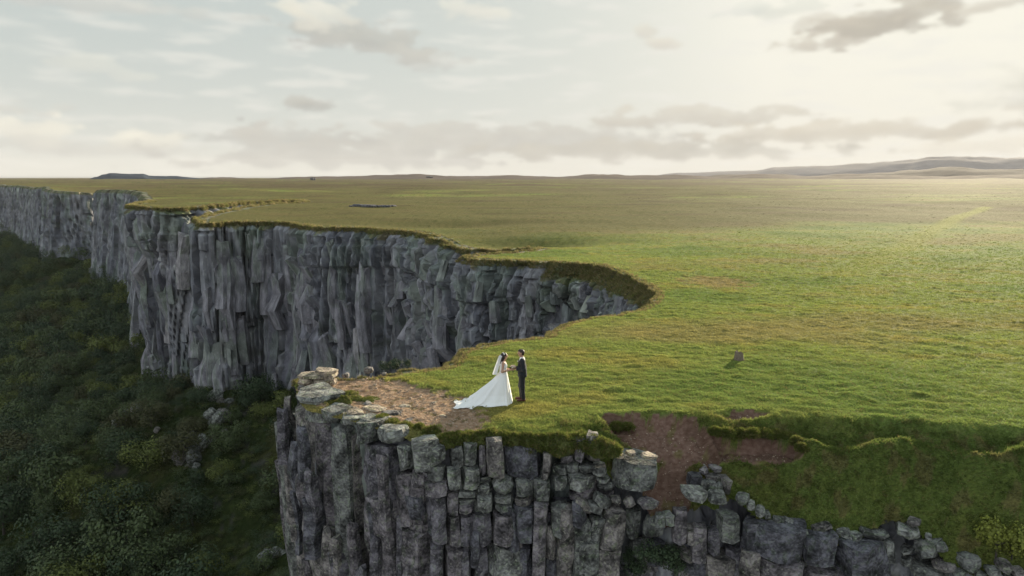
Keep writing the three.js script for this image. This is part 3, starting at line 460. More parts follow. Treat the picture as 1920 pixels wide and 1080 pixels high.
const faceBlocks = [
  // flank of the promontory and the pillar beside it
  [509, 779, 551, 1080, -0.15, 3, { deep: 3, lean: 40, thick: 1.0 }], [516, 860, 545, 1090, -0.35, 0, { deep: 3, lean: 28, thick: 1.2 }], [552, 762, 588, 1080, 0.12, 2, { deep: 3, lean: 36, thick: 1.2 }], [584, 776, 616, 1080, 0.0, 0, { deep: 3, lean: 26, thick: 1.1 }], [612, 790, 640, 1080, 0.16, 3, { deep: 3, lean: 22, thick: 1.1 }], [640, 800, 660, 1080, 0.02, 2, { deep: 3, lean: 26, thick: 1.0 }],
  [566, 756, 600, 790, 0.12, 5, R0], [598, 764, 630, 794, 0.1, 3, R0], [628, 774, 668, 796, 0.08, 5, R0], [660, 784, 700, 833, 0.02, 3, RD], [664, 782, 708, 796, 0.05, 5, { round: 12, thick: 0.6 }], [556, 726, 572, 750, 0.1, 5, RD],
  // the big slabs
  [671, 831, 739, 985, 0.12, 1, { lean: 12, thick: 1.0, rough: 0.8 }], [676, 920, 745, 1085, 0.28, 0, { deep: 1, lean: 14, thick: 1.0 }], [742, 837, 766, 882, 0.1, 5, R0], [767, 819, 801, 888, 0.25, 5, R0], [768, 884, 791, 918, 0.2, 0, {}], [740, 885, 766, 987, 0.12, 0, {}], [764, 900, 790, 987, 0.24, 0, {}], [745, 985, 790, 1085, 0.3, 0, TALL], [790, 962, 806, 1085, -0.15, 5, TALL],
  [801, 832, 838, 872, 0.38, 5, { round: 5, taper: -0.05 }], [801, 872, 838, 907, 0.36, 3, { round: 6 }], [795, 904, 838, 932, 0.34, 0, {}], [808, 932, 839, 1021, 0.36, 1, {}], [808, 1021, 834, 1090, 0.36, 1, TALL],
  [845, 834, 868, 878, 0.3, 5, RD], [868, 828, 895, 877, 0.38, 5, R0], [839, 879, 866, 921, 0.34, 5, {}], [868, 876, 900, 920, 0.44, 5, R0], [840, 920, 861, 966, 0.36, 0, {}], [861, 920, 894, 935, 0.4, 3, {}], [860, 934, 891, 948, 0.42, 3, {}], [861, 947, 886, 964, 0.42, 0, {}], [861, 965, 886, 1025, 0.44, 1, {}], [841, 967, 861, 1026, 0.4, 0, {}],
  [899, 832, 912, 891, 0.2, 0, {}], [911, 823, 946, 899, 0.34, 2, { rough: 0.8 }], [947, 830, 1018, 902, 0.24, 4, { rough: 0.7, turn: -0.12 }], [1018, 848, 1034, 888, 0.32, 2, {}], [1017, 883, 1030, 901, 0.36, 2, {}], [1001, 900, 1029, 942, 0.36, 3, { turn: 0.3 }], [918, 894, 966, 930, 0.42, 5, { round: 2.3, thick: 0.8 }], [896, 910, 920, 931, 0.44, 5, R0], [966, 900, 1000, 933, 0.36, 3, RD],
  [896, 932, 925, 963, 0.46, 5, {}], [926, 930, 960, 946, 0.46, 5, {}], [929, 943, 963, 960, 0.5, 3, {}], [963, 934, 998, 950, 0.48, 2, R0], [886, 964, 920, 1027, 0.48, 1, {}], [919, 960, 968, 1027, 0.52, 0, { rough: 0.6 }], [958, 948, 1003, 1020, 0.42, 4, { turn: -0.4, lean: 6 }], [1001, 944, 1029, 1090, 0.55, 0, { deep: 0.6, lean: -6 }], [1020, 1004, 1048, 1090, 0.3, 4, TALL], [1033, 946, 1064, 1012, 0.42, 3, {}],
  [836, 1026, 862, 1090, 0.42, 0, TALL], [864, 1026, 887, 1090, 0.44, 1, TALL], [887, 1027, 917, 1090, 0.46, 1, TALL], [915, 1030, 982, 1090, 0.6, 5, { turn: 0.4, roll: -0.2, thick: 1 }], [966, 1020, 992, 1090, 0.4, 4, TALL],
  // stepped blocks below the turf
  [1038, 872, 1063, 892, 0.35, 3, {}], [1038, 893, 1062, 918, 0.38, 3, {}], [1064, 868, 1088, 886, 0.34, 3, {}], [1088, 872, 1114, 887, 0.36, 3, {}], [1113, 871, 1139, 895, 0.4, 5, {}], [1064, 888, 1118, 922, 0.48, 5, { round: 9 }], [1119, 894, 1143, 905, 0.42, 3, {}], [1120, 905, 1157, 925, 0.5, 3, { round: 2.6 }], [1139, 856, 1228, 919, 0.22, 3, { round: 9, rough: 0.7, thick: 1.1, turn: -0.1 }],
  [1079, 820, 1099, 866, 0.15, 0, {}], [1101, 814, 1124, 843, 0.12, 2, R0], [1042, 832, 1066, 851, 0.2, 2, R0], [1053, 851, 1076, 868, 0.25, 0, R0], [1102, 842, 1124, 866, 0.2, 2, R0], [1068, 926, 1092, 940, 0.35, 0, R0],
  // tall columns in the middle
  [1047, 950, 1078, 1090, 0.62, 2, { deep: 0.5, lean: -6 }], [1079, 976, 1108, 1090, 0.6, 3, { deep: 0.5, lean: -5 }], [1107, 970, 1136, 1015, 0.62, 5, { lean: -4 }], [1091, 1012, 1130, 1095, 0.66, 3, { deep: 0.5, lean: -10 }], [1136, 958, 1177, 1032, 0.66, 2, { lean: -10, tip: -0.05 }], [1124, 1028, 1168, 1095, 0.68, 2, { deep: 0.4, lean: -12 }],
  [1175, 955, 1202, 1012, 0.4, 3, {}], [1203, 967, 1228, 1008, 0.44, 3, {}], [1227, 966, 1246, 990, 0.46, 3, R0], [1245, 964, 1263, 990, 0.46, 3, R0], [1266, 955, 1292, 1022, 0.46, 0, R0], [1290, 988, 1308, 1024, 0.4, 2, R0], [1302, 986, 1327, 1060, 0.48, 0, {}], [1330, 992, 1355, 1041, 0.4, 1, R0], [1280, 1032, 1303, 1056, 0.4, 2, R0], [1180, 1012, 1206, 1050, 0.2, 3, R0], [1208, 1016, 1234, 1060, 0.24, 4, R0], [1322, 1042, 1384, 1095, 0.3, 2, R0],
  // the stack of stones in the soil gully
  [1294, 889, 1317, 917, 0.55, 4, { ground: 1, thick: 0.5 }], [1330, 889, 1366, 905, 0.55, 2, { ground: 1, thick: 0.6 }], [1316, 900, 1345, 922, 0.62, 3, { ground: 1, thick: 0.5 }], [1343, 905, 1361, 925, 0.66, 5, { ground: 1, thick: 0.5, round: 3 }], [1360, 897, 1371, 927, 0.62, 2, { ground: 1, thick: 0.4 }], [1337, 875, 1360, 889, 0.4, 0, { ground: 1, thick: 0.5, round: 3 }], [1312, 876, 1333, 892, 0.4, 0, { ground: 1, thick: 0.5, round: 3 }], [1283, 920, 1335, 946, 0.78, 5, { ground: 1, round: 4, thick: 0.8 }], [1334, 926, 1369, 950, 0.8, 5, { ground: 1, round: 4, thick: 0.7 }], [1378, 929, 1404, 952, 0.55, 3, { ground: 1, round: 4 }], [1398, 942, 1413, 961, 0.5, 5, { ground: 1, round: 4 }], [1412, 952, 1432, 972, 0.5, 5, { ground: 1, round: 4 }],
  // the long block and its neighbours on the right
  [1349, 966, 1391, 1024, 0.55, 3, {}], [1390, 978, 1424, 1038, 0.52, 4, {}], [1422, 982, 1516, 1054, 0.56, 4, { rough: 0.7, thick: 1.2 }], [1384, 1034, 1424, 1095, 0.42, 2, R0], [1426, 1047, 1512, 1100, 0.4, 0, R0], [1510, 1006, 1574, 1069, 0.5, 4, R0], [1583, 1016, 1668, 1090, 0.5, 4, { rough: 0.9, lean: 10 }], [1510, 1066, 1580, 1100, 0.35, 0, R0],
];
for (const b of faceBlocks) block(b, nearCliff);
const stones = [[1452, 972, 1476, 990], [1475, 974, 1492, 992], [1525, 983, 1566, 1000], [1573, 995, 1604, 1011], [1623, 992, 1674, 1012], [1680, 986, 1731, 1011], [1700, 974, 1728, 990], [1660, 1014, 1684, 1058], [1715, 1013, 1761, 1051], [1688, 1027, 1719, 1044], [1740, 1050, 1798, 1077], [1705, 1062, 1774, 1090], [1790, 1040, 1842, 1074], [1853, 1066, 1882, 1086], [1877, 1058, 1902, 1078], [1630, 1024, 1664, 1048], [1760, 1020, 1784, 1038], [1600, 1004, 1622, 1018], [1545, 1000, 1566, 1012], [1733, 1003, 1748, 1013], [1780, 1066, 1812, 1090], [1830, 1074, 1860, 1095], [1900, 1068, 1925, 1090], [1690, 1045, 1712, 1064], [1500, 990, 1520, 1006], [1436, 962, 1450, 976], [1648, 1000, 1662, 1012], [1888, 1080, 1915, 1100]];
stones.forEach(([a, b, c, d], i) => block([a, b, c, d, 0.2, [3, 5, 2, 5][i % 4], { ground: 1, round: 3.5 + 2 * (i % 3), rough: 1.2, thick: (c - a) / 90 + 0.15, roll: 0.35 * n2(i * 2.3, 3), turn: 0.5 * n2(i, 9) }], nearCliff, 'stone'));
// low ledge blocks fill the deep joints behind the face
for (let i = 0; i < 46; i++) { const r = rng(400 + i), px = 690 + 940 * r(), y0 = (px < 1150 ? 870 : px < 1400 ? 1000 : 1030) + r() * 110, w = 22 + 30 * r(); block([px, y0, px + w, y0 + 30 + 70 * r(), -0.05, [0, 1, 3, 4][i % 4], { thick: 0.6 }], nearCliff); }
// narrow split columns between the blocks
{
  const W = walls[3], r = rng(881);
  for (let q = 0; q < 150; q++) {
    const i = Math.floor(r() * (W.N - 2)), [x, z, nx, nz] = W.S[i], flank = x < -3.2; if (x > 3 || (!flank && r() < 0.45)) continue;
    const w = (flank ? 0.3 : 0.22) * (0.6 + 1.1 * r()), h = (flank ? 2.6 : 1.1) * (0.35 + r()), top = (flank ? 0.35 : 0.8) + (flank ? 5 : 3.4) * r(), out = (flank ? 0.62 : 0.6) + 0.36 * r(), axis = [];
    for (let j = 0; j < 4; j++) { const y = top + h * j / 3; let row = W.ys.findIndex((v) => v >= y); if (row < 0) row = W.ys.length - 1; const a = (i * W.R + row + 1) * 3; axis.push([W.P[a] + nx * out, W.P[a + 1], W.P[a + 2] + nz * out]); }
    mesh('rock_column', prism(axis, w * 1.25, 5200 + q), nearColumnMats[Math.floor(r() * nearColumnMats.length)], nearCliff);
  }
}
// loose slabs on the ledge
for (const [x0, y0, x1, y1, roll, mat] of [[1074, 940, 1118, 962, -0.55, 2], [1101, 944, 1132, 964, -0.3, 5], [1112, 930, 1155, 954, -0.5, 3], [1146, 933, 1169, 949, 0.1, 2], [1168, 934, 1192, 952, 0.5, 2], [1190, 936, 1230, 956, 0.05, 0]])
  tag(block([x0, y0, x1, y1, 0.6, mat, { roll, thick: 0.4, round: 4 }], null, 'fallen_slab'), 'loose grey rock slab fallen on the ledge between the columns', 'rock', 'loose slabs on the rock ledge');
for (const [x0, y0, x1, y1] of [[1150, 849, 1172, 861], [1174, 846, 1192, 856], [1196, 850, 1226, 860]])
  tag(block([x0, y0, x1, y1, 0.3, 6, { thick: 0.35, round: 5 }], null, 'flat_stone'), 'small flat pale stone lying on top of the big squared block', 'rock', 'flat stones on the big block');
tag(block([691, 797, 752, 834, 0.3, 5, { round: 3, thick: 0.85, roll: 0.06 }], null, 'boulder'), 'rounded lichen spotted boulder capping the tall slab below the turf', 'boulder');

// layered boulder at the tip of the promontory
{
  const p = onPlane(598, 716), o = thing('layered_boulder', 'broad layered sandstone boulder on the tip of the promontory', 'boulder', [p[0], height(p[0], p[2]) - 0.06, p[2]], -0.12);
  const slab = (x, y, z, w, h, t, s, turn = 0, roll = 0) => { const m = mesh('rock_layer', rockGeo(w, h, t, 700 + s, { round: 5, rough: 0.9 }), rockMats[6], o); m.position.set(x, y, z); m.rotation.set(0, turn, roll); };
  slab(-0.42, 0.13, 0.1, 0.62, 0.3, 0.6, 1, 0.1); slab(0.25, 0.12, 0.15, 0.85, 0.27, 0.55, 2, -0.06); slab(-0.05, 0.30, -0.16, 1.5, 0.2, 0.8, 3, 0.1, 0.03); slab(0.22, 0.45, -0.2, 0.85, 0.18, 0.55, 4, -0.1, -0.04); slab(-0.55, 0.28, -0.02, 0.5, 0.22, 0.62, 5, 0.2, 0.1);
}
for (const [px, py, w] of [[566, 726, 0.28], [573, 734, 0.2], [560, 742, 0.24], [648, 703, 0.3], [690, 700, 0.42], [720, 702, 0.2]]) { const p = onPlane(px, py), m = mesh('stone', rockGeo(w, w * 0.7, w * 0.8, 740 + px, { round: 3 }), rockMats[px % 2 ? 6 : 2]); m.position.set(p[0], height(p[0], p[2]) + w * 0.2, p[2]); m.rotation.y = px; tag(m, 'small loose stone at the edge of the bare soil', 'stone', 'stones on the rim of the soil'); }
// thin worn plates of rock in the soil
for (const [px, py, w] of [[700, 762, 0.9], [735, 770, 0.7], [665, 770, 0.8], [760, 757, 0.5], [690, 752, 0.45], [832, 777, 0.3], [815, 752, 0.3], [640, 762, 0.5], [720, 780, 0.5], [765, 785, 0.4]]) { const p = onPlane(px, py), m = mesh('rock_plate', rockGeo(w, 0.1, w * 0.6, 800 + px, { round: 4, chips: 2 }), rockMats[px % 3 ? 6 : 2]); m.position.set(p[0], height(p[0], p[2]) + 0.0, p[2]); m.rotation.y = px; tag(m, 'thin weathered rock plate half sunk in the bare soil', 'rock', 'rock plates in the soil'); }
// low dark outcrop far out on the grass
{ const p = onPlane(697, 389), t = thing('rock_outcrop', 'long low dark rock outcrop lying far out on the grass', 'rock', [p[0], height(p[0], p[2]), p[2]]), r = rng(66); for (let i = 0; i < 9; i++) { const w = 1.6 + 2.2 * r(), m = mesh('rock', rockGeo(w, 0.5 + 0.7 * r(), w * 0.8, 901 + i, { round: 4, rough: 1.5 }), rockMats[i % 2 ? 4 : 1], t); m.position.set(-5.2 + 1.3 * i, 0.15, (r() - 0.5) * 3); m.rotation.y = r() * 3; } }
for (const [px, py, w, h] of [[586, 335, 14, 9], [805, 332, 22, 4], [120, 340, 26, 5]]) { const p = atDepth(px, py, 1900), m = mesh('cairn', rockGeo(w, h, w, 910 + px, { round: 2.4 }), rockMats[4]); m.position.set(p[0], p[1] , p[2]); tag(m, 'tiny dark mound standing up on the far skyline', 'mound', 'mounds on the skyline'); }
// outcrops on the valley side
for (const [px, py, w, n] of [[245, 785, 4.5, 4], [350, 850, 5.5, 6], [345, 822, 4.5, 3], [400, 780, 5, 5], [428, 818, 3.6, 2], [316, 800, 3.4, 1], [420, 755, 4.6, 3], [75, 905, 4, 2], [515, 1045, 4, 5], [495, 1070, 3, 2], [370, 870, 4, 3]]) {
  const p = onGround(px, py, (x, z) => valley(x, z)), o = thing('rock_outcrop', 'pale tilted rock outcrop breaking through the wooded valley side', 'rock', p, 0, 'outcrops on the valley side'), r = rng(px * 7 + py), k = -p[2] / 150;
  for (let i = 0; i < n; i++) { const s = w * k * (0.35 + 0.5 * r()), m = mesh('rock', rockGeo(s * 0.7, s, s * 0.7, 1000 + px + i, { round: 4, rough: 1.3 }), rockMats[[2, 5, 3][i % 3]], o); m.position.set((r() - 0.5) * w * k * 1.2, s * 0.2 - (r() - 0.3) * w * k * 0.4, (r() - 0.5) * w * k); m.rotation.set(r() * 0.7, r() * 3, -0.5 - r() * 0.4); }
}

// ------------------------------------------------------------------ turf cushions along the lip
const cushions = [];
const cushMat = new THREE.MeshStandardMaterial({ color: col(0.12, 0.135, 0.04), roughness: 1, map: M.grass.map, bumpMap: M.grass.bumpMap, bumpScale: 0.08 });
function cushion(px, py, w, h, y, label, group, name = 'turf_cushion', inset = 0.12) {
  const p = y === undefined ? onPlane(px, py) : onPlane(px, py, y), s = px * 0.37;
  let g = new THREE.SphereGeometry(1, 22, 14); g.deleteAttribute('uv'); g.deleteAttribute('normal'); g = mergeVertices(g, 1e-3); const q = g.attributes.position;
  for (let i = 0; i < q.count; i++) { const x = q.getX(i), yy = q.getY(i), z = q.getZ(i), k = 1 + 0.3 * fbm3(x * 1.3 + s, yy * 1.3, z * 1.3, 3) + 0.1 * fbm3(x * 5 + s, yy * 5, z * 5, 2); q.setXYZ(i, x * k * w, yy * k * h, z * k * w * 0.8); }
  g.computeVertexNormals(); boxUV(g);
  const m = mesh(name, g, cushMat); m.position.set(p[0], (y ?? height(p[0], p[2])) - h * 0.45, p[2] - inset); m.rotation.y = s; tag(m, label, 'turf', group); m.updateMatrixWorld(true); cushions.push(m); return m;
}
const lipLabel = 'rounded cushion of turf hanging over the top of the near cliff', lipGroup = 'turf cushions along the lip of the near cliff';
for (const [px, py, w, h] of [[712, 792, 0.35, 0.22], [735, 797, 0.33, 0.24], [760, 802, 0.3, 0.22], [785, 806, 0.26, 0.25], [806, 813, 0.3, 0.3], [838, 826, 0.32, 0.34], [858, 823, 0.36, 0.36], [880, 822, 0.36, 0.36], [902, 822, 0.34, 0.36], [922, 820, 0.38, 0.38], [945, 821, 0.36, 0.34], [968, 824, 0.38, 0.36], [990, 826, 0.36, 0.38], [1012, 828, 0.34, 0.36], [1032, 828, 0.36, 0.4], [1052, 830, 0.38, 0.4], [1072, 826, 0.4, 0.34], [1092, 826, 0.4, 0.4], [1112, 832, 0.36, 0.44], [1130, 838, 0.36, 0.46], [1146, 842, 0.3, 0.4]]) cushion(px, py, w * (0.8 + 0.35 * Math.abs(n2(px, 2))), h * (0.5 + 0.45 * Math.abs(n2(px / 9, 7))), -0.12, lipLabel, lipGroup);
cushion(645, 752, 0.32, 0.32, undefined, 'round bright green moss cushion on the bare soil ledge', undefined, 'moss_cushion', 0);
for (const [px, py, w, h] of [[663, 745, 0.36, 0.12], [690, 746, 0.4, 0.1], [655, 735, 0.34, 0.1], [715, 778, 0.3, 0.12], [620, 752, 0.28, 0.1]]) cushion(px, py, w, h, undefined, 'low flat yellowish moss patch on the bare soil ledge', 'moss patches on the soil', 'moss_patch', 0);
for (const [px, py, w, h] of [[1156, 798, 0.2, 0.1], [1178, 799, 0.16, 0.07]]) { const p = onGround(px, py, height), m = cushion(px, py, w, h, p[1] + 0.08, 'small tuft of turf slumped on the soil of the hollow', 'turf tufts in the soil hollow', 'turf_clod', 0); void m; }

for (const [px, py, w, h] of [[1345, 808, 0.24, 0.2], [1366, 810, 0.26, 0.22], [1388, 811, 0.24, 0.2], [1410, 811, 0.26, 0.22], [1432, 811, 0.25, 0.2], [1454, 813, 0.26, 0.2], [1475, 818, 0.25, 0.18], [1494, 826, 0.24, 0.18], [1508, 838, 0.22, 0.16]]) { const p = onGround(px, py, baseHeight); cushion(px + 8 * n2(px, 4), py, w * (0.7 + 0.5 * Math.abs(n2(px, 6))), h * 0.6, p[1] + 0.02, 'fringe of turf hanging over the top of the soil hollow', 'turf fringe over the soil hollow', 'turf_fringe', 0.02); }

// ------------------------------------------------------------------ grass
{
  const r = rng(99), tri = []; const blades = 7;
  for (let i = 0; i < blades; i++) { const a = r() * 6.28, q = r() * 0.09, x = Math.cos(a) * q, z = Math.sin(a) * q, b = r() * 6.28, w = 0.011, h = 0.035 + 0.045 * r(), lx = (r() - 0.5) * 0.09, lz = (r() - 0.5) * 0.09; tri.push(x - Math.cos(b) * w, -0.015, z - Math.sin(b) * w, x + Math.cos(b) * w, -0.015, z + Math.sin(b) * w, x + lx, h, z + lz); }
  const g = new THREE.BufferGeometry(); g.setAttribute('position', new THREE.Float32BufferAttribute(tri, 3)); g.computeVertexNormals();
  const T = [], Cc = [], up = new THREE.Vector3(0, 1, 0), qt = new THREE.Quaternion(), ya = new THREE.Quaternion(), nn = new THREE.Vector3(), mtx = new THREE.Matrix4();
  const add = (x, y, z, n, s, v, c) => { qt.setFromUnitVectors(up, n); ya.setFromAxisAngle(up, r() * 6.28); qt.multiply(ya); mtx.compose(new THREE.Vector3(x, y, z), qt, new THREE.Vector3(s, v, s)); T.push(mtx.clone()); Cc.push(c); };
  const total = 560000;
  for (let i = 0; i < total; i++) {
    const d = 16.5 * Math.pow(110 / 16.5, Math.pow(r(), 1.15)), u0 = r() * 2 - 1, u = 0.82 * u0 + 0.6 * u0 ** 5, x = u * d, z = -d;
    if (r() < 0.95 * sm(34, 105, d)) continue;
    const s0 = sdf(x, z); if (s0 < 0.02 || soilAt(x, z) > -0.02) continue;
    const y = height(x, z) - 0.12 * sm(0.7, 0, s0) * sm(60, 25, d), e = 0.15;
    const hh = height(x, z); nn.set((hh - height(x + e, z)) / e, 1, (hh - height(x, z + e)) / e).normalize();
    const cl = sm(-0.2, 0.55, fbm2(x / 1.3, z / 0.7, 3)), s = (0.8 + 0.5 * r()) * Math.pow(d / 21, 0.6), v = (0.28 + 0.5 * cl + 0.22 * r()) * Math.pow(d / 21, 0.25);
    const bank = x > 1.5 && z > crestZ(x) + 0.1 ? 1.7 : 1, c = grassColor(x, z), j = 0.82 + 0.4 * r(), dry = r() < 0.1 ? 1 : 0; 
    const edge = s0 < 0.35 && d > 24 && x < 12 ? 1 : 0;
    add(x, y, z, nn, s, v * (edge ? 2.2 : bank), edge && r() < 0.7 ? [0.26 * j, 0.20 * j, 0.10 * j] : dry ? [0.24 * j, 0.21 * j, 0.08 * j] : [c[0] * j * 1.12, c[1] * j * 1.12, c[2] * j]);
  }
  // fringe of turf along the rims of the walls
  for (const part of [1, 2]) { const W = walls[part]; for (let i = 0; i < 15000; i++) { const k = Math.floor(r() * W.N), [x, z, nx, nz, , ks] = W.S[k], deep = part === 2 && x > -1 && z > -64 && -z > 36, row = 1 + Math.floor(r() * (deep ? 14 : 3)), a = (k * W.R + row) * 3; if (deep && W.ys[row - 1] > 2.4 * ks) continue; const j = 0.6 + 0.6 * r(); nn.set(nx * 0.8, 1 - 0.3 * r(), nz * 0.8).normalize(); const s = Math.max(0.9, -z / 34); add(W.P[a] + (r() - 0.5) * 0.4 * ks, W.P[a + 1], W.P[a + 2] + (r() - 0.5) * 0.4 * ks, nn, s * 1.2, s * 1.5, r() < 0.55 ? [0.31 * j, 0.25 * j, 0.125 * j] : [0.19 * j, 0.2 * j, 0.065 * j]); } }
  // on the cushions
  const P = new THREE.Vector3(), N = new THREE.Vector3();
  for (const m of cushions) { const p = m.geometry.attributes.position, n = m.geometry.attributes.normal; for (let i = 0; i < 700; i++) { const k = Math.floor(r() * p.count), k2 = Math.floor(r() * p.count); void k2; P.fromBufferAttribute(p, k).addScaledVector(new THREE.Vector3(r() - 0.5, r() - 0.5, r() - 0.5), 0.06).applyMatrix4(m.matrixWorld); N.fromBufferAttribute(n, k).transformDirection(m.matrixWorld); if (N.y < -0.35) continue; N.y -= 0.25; N.normalize(); const j = 0.7 + 0.6 * r(), mo = m.name.startsWith('moss'); add(P.x, P.y, P.z, N, mo ? 0.6 : 0.9, mo ? 0.5 : 1.1, r() < 0.2 ? [0.24 * j, 0.2 * j, 0.08 * j] : [0.125 * j, 0.15 * j, 0.035 * j]); } }
  const im = new THREE.InstancedMesh(g, new THREE.MeshPhysicalMaterial({ color: 0xffffff, roughness: 1, specularIntensity: 0.1, transmission: 0.45, thickness: 0, side: THREE.DoubleSide }), T.length);
  T.forEach((m, i) => { im.setMatrixAt(i, m); im.setColorAt(i, col(...Cc[i])); });
  shade(im); im.name = 'grass'; scene.add(im); tag(im, 'short green and straw coloured grass covering the plateau', 'grass', undefined, 'stuff');
  // small stones in the soil
  const sg = new THREE.IcosahedronGeometry(1, 0), S = [];
  for (let i = 0; i < 12000; i++) { const a = i % 3 ? -9 + 9 * r() : 2.5 + 8 * r(), z = -17.5 - 9.5 * r(); if (soilAt(a, z) < 0.08 || sdf(a, z) < 0.05) continue; const s = 0.012 + 0.03 * r() * r() * r() * (r() < 0.1 ? 2.2 : 1); mtx.compose(new THREE.Vector3(a, height(a, z) + s * 0.2, z), ya.setFromAxisAngle(up, r() * 6), new THREE.Vector3(s * (1 + r()), s * 0.7, s)); S.push(mtx.clone()); }
  const sm2 = new THREE.InstancedMesh(sg, new THREE.MeshStandardMaterial({ color: 0xffffff, roughness: 0.9 }), S.length); S.forEach((m, i) => { sm2.setMatrixAt(i, m); const k = 0.6 + 0.8 * r(); sm2.setColorAt(i, col(0.33 * k, 0.25 * k, 0.19 * k)); }); shade(sm2); sm2.name = 'gravel'; scene.add(sm2); tag(sm2, 'small gravel stones strewn over the bare soil', 'gravel', undefined, 'stuff');
}

// ------------------------------------------------------------------ trees
const leafMats = [[1.25, 1.25, 1.1], [2.0, 1.75, 0.95], [1.2, 0.9, 0.8], [0.7, 0.82, 0.85], [3.2, 2.6, 0.9]].map((c) => new THREE.MeshStandardMaterial({ color: col(0.05 * c[0], 0.068 * c[1], 0.029 * c[2]), roughness: 0.85, side: THREE.DoubleSide, vertexColors: true }));
const barkMat = new THREE.MeshStandardMaterial({ color: col(0.07, 0.06, 0.05), roughness: 1 });
function crownGeo(seed, nLeaf, squash, leafSize = 1) {
  const r = rng(seed), lobes = []; for (let i = 0; i < 13; i++) { const a = r() * 6.28, q = Math.sqrt(r()) * 0.62; lobes.push([Math.cos(a) * q, 0.5 + (r() - 0.3) * 0.55 * squash, Math.sin(a) * q, 0.26 + 0.2 * r()]); }
  const P = [], C = [], v = new THREE.Vector3(), a = new THREE.Vector3(), b = new THREE.Vector3();
  for (let i = 0; i < nLeaf; i++) {
    const L = lobes[Math.floor(r() * lobes.length)]; v.set(r() - 0.5, r() - 0.42, r() - 0.5).normalize(); const q = L[3] * (0.72 + 0.36 * Math.sqrt(r()));
    const x = L[0] + v.x * q, y = L[1] + v.y * q * squash, z = L[2] + v.z * q;
    a.set(r() - 0.5, r() - 0.5, r() - 0.5).cross(v).normalize(); b.crossVectors(v, a); b.addScaledVector(v, (r() - 0.5) * 1.2).normalize(); const s = (0.028 + 0.028 * r()) * leafSize, k = 0.65 + 0.7 * r();
    const c0 = [x - a.x * s, y - a.y * s, z - a.z * s], c1 = [x + b.x * s * 0.8, y + b.y * s * 0.8, z + b.z * s * 0.8], c2 = [x + a.x * s, y + a.y * s, z + a.z * s], c3 = [x - b.x * s, y - b.y * s, z - b.z * s];
    P.push(...c0, ...c1, ...c2, ...c0, ...c2, ...c3); for (let m = 0; m < 6; m++) C.push(k, k, k * (0.8 + 0.4 * ((i * 7) % 5) / 5));
  }
  const g = new THREE.BufferGeometry(); g.setAttribute('position', new THREE.Float32BufferAttribute(P, 3)); g.setAttribute('color', new THREE.Float32BufferAttribute(C, 3)); g.computeVertexNormals(); return g;
}
function trunkGeo(seed) {
  const r = rng(seed), G = [], limb = (a, b, r0, r1) => { const d = new THREE.Vector3().subVectors(b, a), g = new THREE.CylinderGeometry(r1, r0, d.length(), 6, 1, true); g.translate(0, d.length() / 2, 0); g.applyQuaternion(new THREE.Quaternion().setFromUnitVectors(new THREE.Vector3(0, 1, 0), d.clone().normalize())); g.translate(a.x, a.y, a.z); G.push(g); };
  const base = new THREE.Vector3(0, -0.12, 0), mid = new THREE.Vector3((r() - 0.5) * 0.08, 0.3, (r() - 0.5) * 0.08); limb(base, mid, 0.04, 0.028);
  for (let i = 0; i < 5; i++) { const a = i * 1.26 + r(), q = 0.25 + 0.2 * r(); limb(mid, new THREE.Vector3(Math.cos(a) * q, 0.5 + 0.3 * r(), Math.sin(a) * q), 0.018, 0.006); }
  return mergeGeometries(G);
}
const protos = []; for (let i = 0; i < 6; i++) protos.push([crownGeo(50 + i, 1150, i % 2 ? 0.85 : 1.1, 1.15), trunkGeo(70 + i), crownGeo(50 + i, 2700, i % 2 ? 0.85 : 1.1, 0.72)]);
const treeLabels = ['dark green broadleaf tree crowded in the valley wood', 'yellowish green broadleaf tree standing out in the valley wood', 'brownish broadleaf tree among green ones in the valley wood', 'deep blue green broadleaf tree in the shaded valley wood'];
